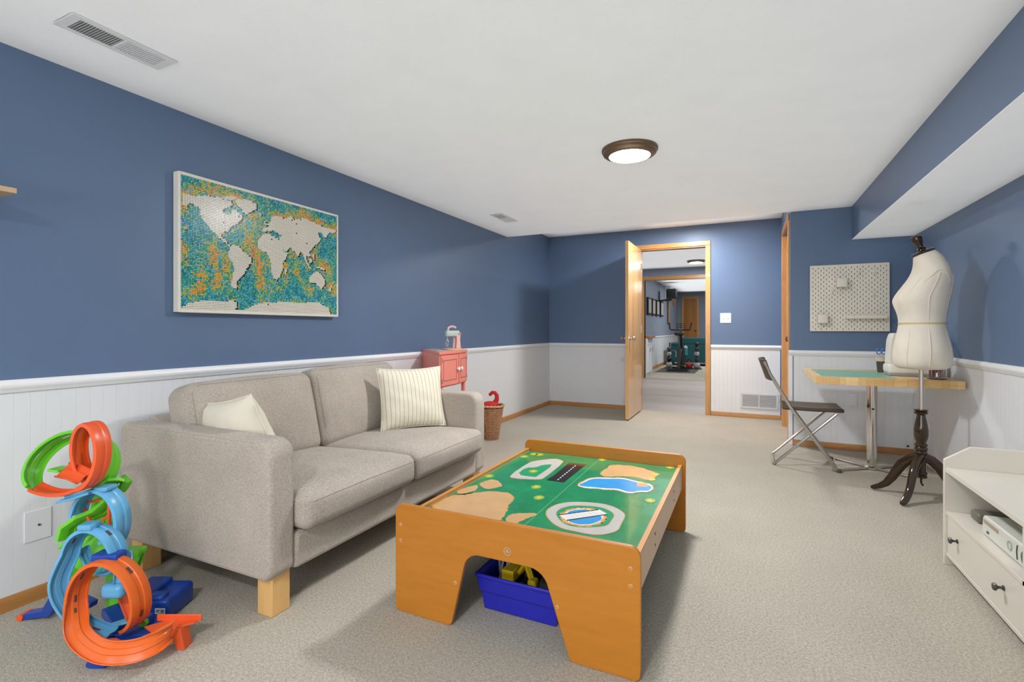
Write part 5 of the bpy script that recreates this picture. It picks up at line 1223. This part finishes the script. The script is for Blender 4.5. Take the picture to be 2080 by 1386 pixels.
# ------------------------------------------------------------------ media bench on the right
def media_bench():
    X0, X1 = 0.80, 1.235; YA, YZ = 2.85, 1.40; Hh = 0.432
    t = thing('media_bench', 'low white lacquered media bench with raised ends, open shelves and drawers', 'media bench', (1.0, 2.1, 0))
    P = [(X0, 0), (X0, 0.466), (X0 + 0.092, 0.53), (X1, 0.53), (X1, 0)]
    MB().prism(P, 'y', YA - 0.018, YA).build('side_panel', WLAM, t, bev=0.0015)
    MB().prism(P, 'y', YZ, YZ + 0.018).build('side_panel', WLAM, t, bev=0.0015)
    B(X0 + 0.004, X1, YZ + 0.018, YA - 0.018, Hh - 0.02, Hh).build('top', WLAM, t, bev=0.001)
    B(X1 - 0.008, X1, YZ + 0.018, YA - 0.018, 0.04, 0.53).build('back_panel', WLAM, t)
    B(X0 + 0.006, X1 - 0.008, YZ + 0.018, YA - 0.018, 0.222, 0.238).build('shelf', WLAM, t, bev=0.001)
    B(X0 + 0.006, X1 - 0.008, YZ + 0.018, YA - 0.018, 0.04, 0.055).build('bottom_rail', WLAM, t, bev=0.001)
    ym = 2.145
    B(X0 + 0.006, X1 - 0.008, ym - 0.009, ym + 0.009, 0.055, Hh - 0.02).build('divider', WLAM, t, bev=0.001)
    for a, b in ((ym + 0.012, YA - 0.021), (YZ + 0.021, ym - 0.012)):
        dr = B(X0 + 0.010, X0 + 0.026, a, b, 0.058, 0.219).build('drawer', WLAM, t, bev=0.001)
        B(X0 + 0.026, X1 - 0.03, a + 0.01, b - 0.01, 0.06, 0.19).build('drawer_box', WLAM, dr)
        L = b - a
        for y in (b - 0.118 if a > 2 else b - 0.12, a + 0.135):
            k = MB(); k.M = Matrix.Translation((X0 + 0.010, y, 0.148)) @ Matrix.Rotation(-PI / 2, 4, 'Y')
            k.lathe([(0.009, 0), (0.009, 0.003), (0.005, 0.006), (0.0045, 0.014), (0.008, 0.019), (0.0125, 0.022), (0.0135, 0.026), (0.011, 0.030), (0.003, 0.031)], n=20); k.build('knob', mat('pewter_knob', (0.10, 0.095, 0.085), 0.35, 0.7), dr)
media_bench()
def console():
    t = thing('game_console', 'off-white game console lying flat on the bench shelf', 'game console', (0.96, 2.39, 0.238))
    CW = mat('console_white', (0.66, 0.67, 0.60), 0.4)
    m = MB(); m.prism([(2.575, 0.241), (2.58, 0.252), (2.572, 0.306), (2.562, 0.318), (2.22, 0.318), (2.205, 0.306), (2.198, 0.255), (2.205, 0.241)], 'x', 0.845, 1.08)
    m.build('shell', CW, t, bev=0.006)
    B(0.8425, 0.846, 2.435, 2.555, 0.29, 0.304).build('disc_tray', mat('tray_taupe', (0.38, 0.30, 0.22), 0.4), t, bev=0.001)
    B(0.8425, 0.846, 2.515, 2.53, 0.258, 0.266).build('sync_port', DGREY, t)
    k = MB(); k.M = Matrix.Translation((0.8435, 2.345, 0.282)) @ Matrix.Rotation(-PI / 2, 4, 'Y'); k.lathe([(0.016, 0), (0.016, 0.0015), (0.0135, 0.0015), (0.0135, 0)], n=28, cap=False); k.build('power_ring', mat('ring_grey', (0.38, 0.38, 0.34), 0.4), t)
    k = MB(); k.M = Matrix.Translation((0.8435, 2.215, 0.278)) @ Matrix.Rotation(-PI / 2, 4, 'Y') @ Matrix.Diagonal((1, 1.5, 1, 1)); k.lathe([(0.032, -0.001), (0.032, 0.0012), (0.001, 0.0012)], n=28); k.build('side_vent', mat('vent_green_grey', (0.07, 0.09, 0.07), 0.6), t)
    MB().tube([(0.8435, 2.29, 0.304), (0.8435, 2.295, 0.28), (0.8435, 2.29, 0.255)], 0.0016, 6).build('groove', DGREY, t)
    return t
console()
t = tag(MB().rbox((0.91, 2.64, 0.262), (0.07, 0.045, 0.046), 0.006, m=2).build('power_adapter', mat('lavender_grey_plastic', (0.48, 0.46, 0.50), 0.4)), 'pale grey plug adapter beside the game console', 'adapter')
t = tag(MB().rbox((0.93, 2.735, 0.259), (0.12, 0.08, 0.042), 0.012, m=2).build('set_top_puck', mat('olive_grey_plastic', (0.16, 0.15, 0.12), 0.4)), 'dark olive grey controller block at the far end of the bench shelf', 'device')
t = thing('game_case', 'game case with blue cover lying on top of the console', 'game case', (0.98, 2.33, 0.318))
B(0.90, 1.03, 2.25, 2.44, 0.319, 0.331).build('case', mat('case_green_grey', (0.32, 0.36, 0.31), 0.3), t, bev=0.002)
B(0.905, 1.025, 2.30, 2.38, 0.331, 0.332).build('cover', mat('cover_blue', (0.06, 0.12, 0.34), 0.3), t)
B(0.905, 1.025, 2.255, 2.285, 0.331, 0.332).build('white_band', WP, t)
m = MB(); m.M = Matrix.Translation((1.02, 2.43, 0.362)) @ Matrix.Rotation(R(60), 4, 'Z') @ Matrix.Rotation(PI / 2, 4, 'X')
m.lathe([(0.028, -0.06), (0.030, 0.06), (0.026, 0.06), (0.024, -0.05)], n=24)
tag(m.build('rolled_cuff', mat('khaki_tube', (0.34, 0.34, 0.24), 0.6)), 'open khaki tube lying on the game console at the back', 'tube')
tag(MB().tube([(0.90, 2.66, 0.285), (0.95, 2.62, 0.30), (1.02, 2.60, 0.33), (1.08, 2.57, 0.37), (1.16, 2.52, 0.39), (1.20, 2.50, 0.30), (1.20, 2.50, 0.25)], 0.003, 8).build('power_cable', BLACK), 'black power cable rising behind the game console', 'cable')

# ------------------------------------------------------------------ hall and exercise room furnishings
t = thing('wall_cabinet', 'white panelled cabinet with oak worktop in the hall beyond the doorway', 'cabinet', (-2.08, 11.3, 0))
B(-2.19, -1.96, 11.0, 11.6, 0.08, 0.86).build('body', WHITE, t)
B(-2.19, -1.99, 11.0, 11.6, 0.0, 0.08).build('plinth', WHITE, t)
B(-2.19, -1.88, 10.99, 11.62, 0.86, 0.90).build('worktop', OAKY, t, bev=0.003)
for i, (a, b) in enumerate(((11.01, 11.29), (11.31, 11.59))):
    d_ = B(-1.96, -1.942, a, b, 0.10, 0.68).build('door', WHITE, t, bev=0.002)
    B(-1.944, -1.938, a + 0.06, b - 0.06, 0.16, 0.62).build('panel', BOARD, d_)
    B(-1.942, -1.922, b - 0.05, b - 0.04, 0.55, 0.65).build('handle', STEEL, d_)
    d_ = B(-1.96, -1.942, a, b, 0.70, 0.85).build('drawer', WHITE, t, bev=0.002)
    B(-1.942, -1.922, (a + b) / 2 - 0.05, (a + b) / 2 + 0.05, 0.77, 0.78).build('handle', STEEL, d_)
def frame_(y, i):
    t = thing('picture_frame', ('narrow black-edged frame on grey-blue gym wall, first from the doorway', 'narrow black-edged frame on gym wall, second from the doorway', 'narrow black-edged frame on gym wall, third from the doorway', 'narrow black-edged frame on gym wall, farthest of the four')[i], 'picture', (-2.2, y, 1.62), 0, 'four frames on the gym wall')
    B(0, 0.05, -0.22, 0.22, -0.21, 0.21).build('frame', BLACK, t, local=True)
    B(0.05, 0.053, -0.18, 0.18, -0.17, 0.17).build('mount', mat('picture_mount', (0.50, 0.47, 0.42), 0.6), t, local=True)
for i, y in enumerate((12.5, 13.1, 13.75, 14.45)): frame_(y, i)
t = thing('wall_speaker', 'black loudspeaker on a bracket high on the gym wall', 'speaker', (-2.2, 14.2, 1.8))
MB().rbox((-1.86, 14.2, 2.02), (0.26, 0.30, 0.27), 0.03, m=2).build('cabinet', BLACK, t)
MB().beam((-2.19, 14.2, 1.84), (-1.86, 14.2, 1.86), 0.04, 0.04).build('bracket', BLACK, t)
B(-2.2, -2.18, 14.14, 14.26, 1.72, 2.10).build('wall_plate', BLACK, t)
t = thing('height_chart', 'tall brown wooden strip hanging on the gym wall', 'height chart', (-2.2, 15.9, 1.2))
B(-2.192, -2.16, 15.75, 16.05, 1.22, 1.93).build('board', mat('brown_chart', (0.20, 0.09, 0.04), 0.5), t)
B(-2.16, -2.157, 15.80, 16.0, 1.26, 1.90).build('inset', mat('inset_tan', (0.52, 0.34, 0.19), 0.5), t)
m = MB(); m.M = Matrix.Translation((-2.19, 17.2, 2.0)) @ Matrix.Rotation(PI / 2, 4, 'Y'); m.lathe([(0.14, 0), (0.14, 0.03), (0.12, 0.035)], n=24)
m.M = None; m.box(-2.19, -2.165, 17.1, 17.3, 1.83, 1.9)
tag(m.build('wall_plaque', mat('amber_wood', (0.58, 0.25, 0.05), 0.4)), 'round amber wooden plaque beyond the speaker', 'wall decoration')
t = thing('sofa_teal', 'long teal upholstered sofa seen from behind in the exercise room', 'sofa', (-0.8, 15.3, 0)); t.name = 'teal_sofa'
B(-1.98, 0.4, 14.9, 15.8, 0.10, 0.62).build('base', TEAL, t, bev=0.03)
B(-1.70, 0.4, 14.9, 15.15, 0.60, 0.815).build('back', TEAL, t, bev=0.04)
B(-1.98, -1.72, 14.9, 15.8, 0.55, 0.66).build('arm', TEAL, t, bev=0.03)
for x in (-1.95, 0.3): B(x, x + 0.06, 14.95, 15.01, 0, 0.10).build('leg', BLACK, t)
t = thing('yoga_mat', 'black rubber floor mat under the exercise bike', 'mat', (-1.56, 13.4, 0.004))
B(-2.03, -1.11, 12.42, 14.42, 0.004, 0.012).build('mat', DGREY, t); t.name = 'floor_mat'
def bike():
    x0, y0 = -1.52, 13.1; z0 = 0.012
    t = thing('exercise_bike', 'black upright exercise bike on a floor mat beyond the doorway', 'exercise bike', (x0, y0, z0))
    K = BLACK; G = mat('bike_grey', (0.12, 0.12, 0.12), 0.3)
    MB().beam((-0.28, -0.35, 0.03), (0.26, -0.35, 0.03), 0.05, 0.05).build('rear_bar', K, t, local=True)
    MB().beam((-0.25, 0.5, 0.03), (0.25, 0.5, 0.03), 0.05, 0.05).build('front_bar', K, t, local=True)
    MB().beam((0, -0.35, 0.06), (0, 0.5, 0.06), 0.08, 0.05).build('spine', K, t, local=True)
    for x in (-0.27, 0.25): MB().rbox((x, -0.35, 0.02), (0.06, 0.07, 0.04), 0.01, m=2).build('foot_pad', G, t, local=True)
    MB().beam((0, -0.25, 0.06), (-0.0, -0.12, 0.62), 0.07, 0.05, up=(0, 1, 0)).build('seat_tube', K, t, local=True)
    MB().beam((0, -0.12, 0.55), (0, -0.14, 0.88), 0.035, 0.035, up=(0, 1, 0)).build('seat_post', G, t, local=True)
    MB().rbox((0, -0.14, 0.92), (0.20, 0.28, 0.075), 0.03, m=3).build('saddle', K, t, local=True)
    MB().beam((0, 0.45, 0.06), (0, 0.18, 0.95), 0.06, 0.05, up=(0, 1, 0)).build('front_post', K, t, local=True)
    m = MB(); m.M = Matrix.Translation((0.02, 0.25, 0.30)) @ Matrix.Rotation(PI / 2, 4, 'Y'); m.lathe([(0.23, -0.02), (0.24, 0), (0.23, 0.02), (0.05, 0.03)], n=40); m.build('flywheel', STEEL, t, local=True)
    m = MB(); m.prism([(-0.20, 0.15), (0.25, 0.12), (0.42, 0.35), (0.30, 0.62), (0.05, 0.60), (-0.18, 0.35)], 'x', 0.05, 0.11); m.build('belt_guard', K, t, local=True, bev=0.02)
    m = MB(); m.tube([(-0.26, 0.05, 1.20), (-0.24, 0.02, 1.04), (-0.22, 0.10, 1.02), (0, 0.17, 1.02), (0.22, 0.10, 1.02), (0.24, 0.02, 1.04), (0.27, 0.05, 1.20)], 0.018, 10); m.build('handlebar', K, t, local=True)
    MB().beam((0, 0.18, 0.9), (0, 0.16, 1.04), 0.06, 0.05, up=(0, 1, 0)).build('stem', G, t, local=True)
    m = MB()
    for z in (1.08, 1.13, 1.18): m.box(-0.09, 0.09, 0.19, 0.21, z - 0.006, z + 0.006)
    for x in (-0.09, 0.0, 0.09): m.box(x - 0.006, x + 0.006, 0.19, 0.21, 1.04, 1.19)
    m.build('tablet_rack', K, t, local=True)
    for s_ in (-1, 1):
        MB().beam((s_ * 0.10, 0.05, 0.33), (s_ * 0.10, 0.05 - 0.0, 0.33 - s_ * 0.16), 0.02, 0.02, up=(0, 1, 0)).build('crank', STEEL, t, local=True)
        MB().rbox((s_ * 0.16, 0.05, 0.33 - s_ * 0.16), (0.10, 0.10, 0.03), 0.008, m=2).build('pedal', G, t, local=True)
bike()
def ball_rack(x, y, cols, label, cat='weight rack'):
    t = thing('ball_rack', label, 'ball rack', (x, y, 0.012))
    MB().tube([(0.0, 0.12, 0.0), (0.0, 0.12, 0.68)], 0.02, 10).build('upright', DGREY, t, local=True)
    B(-0.12, 0.12, -0.10, 0.14, 0, 0.012).build('base', DGREY, t, local=True)
    z0 = t.location.z; z = 0.012
    for i, (c, r_, nm) in enumerate(cols):
        z += r_
        if i: MB().lathe([(r_ * 0.75, 0), (r_ * 0.8, 0.012)], n=20).build('cradle', DGREY, t, local=True).location = (0, 0, z - r_ - 0.006)
        b = MB().ball((x, y, z0 + z), r_, 20, 12).build('medicine_ball', c); tag(b, nm, 'ball', 'medicine balls on the racks')
        z += r_ + 0.004
W_ = mat('ball_grey', (0.45, 0.44, 0.42), 0.5)
ball_rack(-1.175, 13.75, [(W_, 0.085, 'large grey ball at the foot of the right rack beside the teal sofa'), (DGREY, 0.068, 'dark ball second up on the right rack'), (W_, 0.068, 'pale grey ball third up on the right rack'), (DGREY, 0.06, 'dark ball fourth up on the right rack'), (BLACK, 0.055, 'small black ball on top of the right rack')], 'upright rack of medicine balls right of the exercise bike')
ball_rack(-1.87, 13.75, [(W_, 0.08, 'grey ball at the foot of the left rack'), (BLACK, 0.07, 'black ball second up on the left rack'), (W_, 0.062, 'pale ball third up on the left rack'), (DGREY, 0.058, 'dark ball fourth up on the left rack')], 'upright rack of medicine balls left of the exercise bike')
def kettlebell(x, y, s, m_, label):
    t = thing('kettlebell', label, 'kettlebell', (x, y, 0.012), 0, 'kettlebells by the sofa')
    MB().ball((0, 0, 0.092 * s), 0.10 * s, sc=(1, 1, 0.92)).build('bell', m_, t, local=True)
    MB().tube([(-0.05 * s, 0, 0.16 * s), (-0.055 * s, 0, 0.22 * s), (-0.03 * s, 0, 0.255 * s), (0.03 * s, 0, 0.255 * s), (0.055 * s, 0, 0.22 * s), (0.05 * s, 0, 0.16 * s)], 0.014 * s, 8).build('handle', BLACK, t, local=True)
kettlebell(-1.37, 13.8, 0.95, mat('red_vinyl', (0.62, 0.03, 0.02), 0.3), 'red kettlebell between the bike and the right ball rack')
kettlebell(-1.56, 14.05, 0.7, mat('lime_vinyl', (0.30, 0.42, 0.04), 0.3), 'lime green kettlebell half hidden behind the bike')
t = thing('water_bottle', 'teal and white shaker bottle hanging on the exercise bike side', 'bottle', (-1.37, 13.1, 0.012))
t.location = (-1.385, 13.15, 0.40)
MB().lathe([(0.045, 0), (0.05, 0.005), (0.05, 0.17), (0.04, 0.18)], n=20).build('bottle', mat('teal_plastic', (0.05, 0.33, 0.36), 0.3), t, local=True)
MB().lathe([(0.045, 0.18), (0.045, 0.215), (0.02, 0.22), (0.02, 0.24)], n=20).build('cap', WP, t, local=True)
MB().tube([(-0.10, 0, 0.03), (0, 0, 0.03), (0.055, 0, 0.03)], 0.008, 6).build('cage', STEEL, t, local=True)
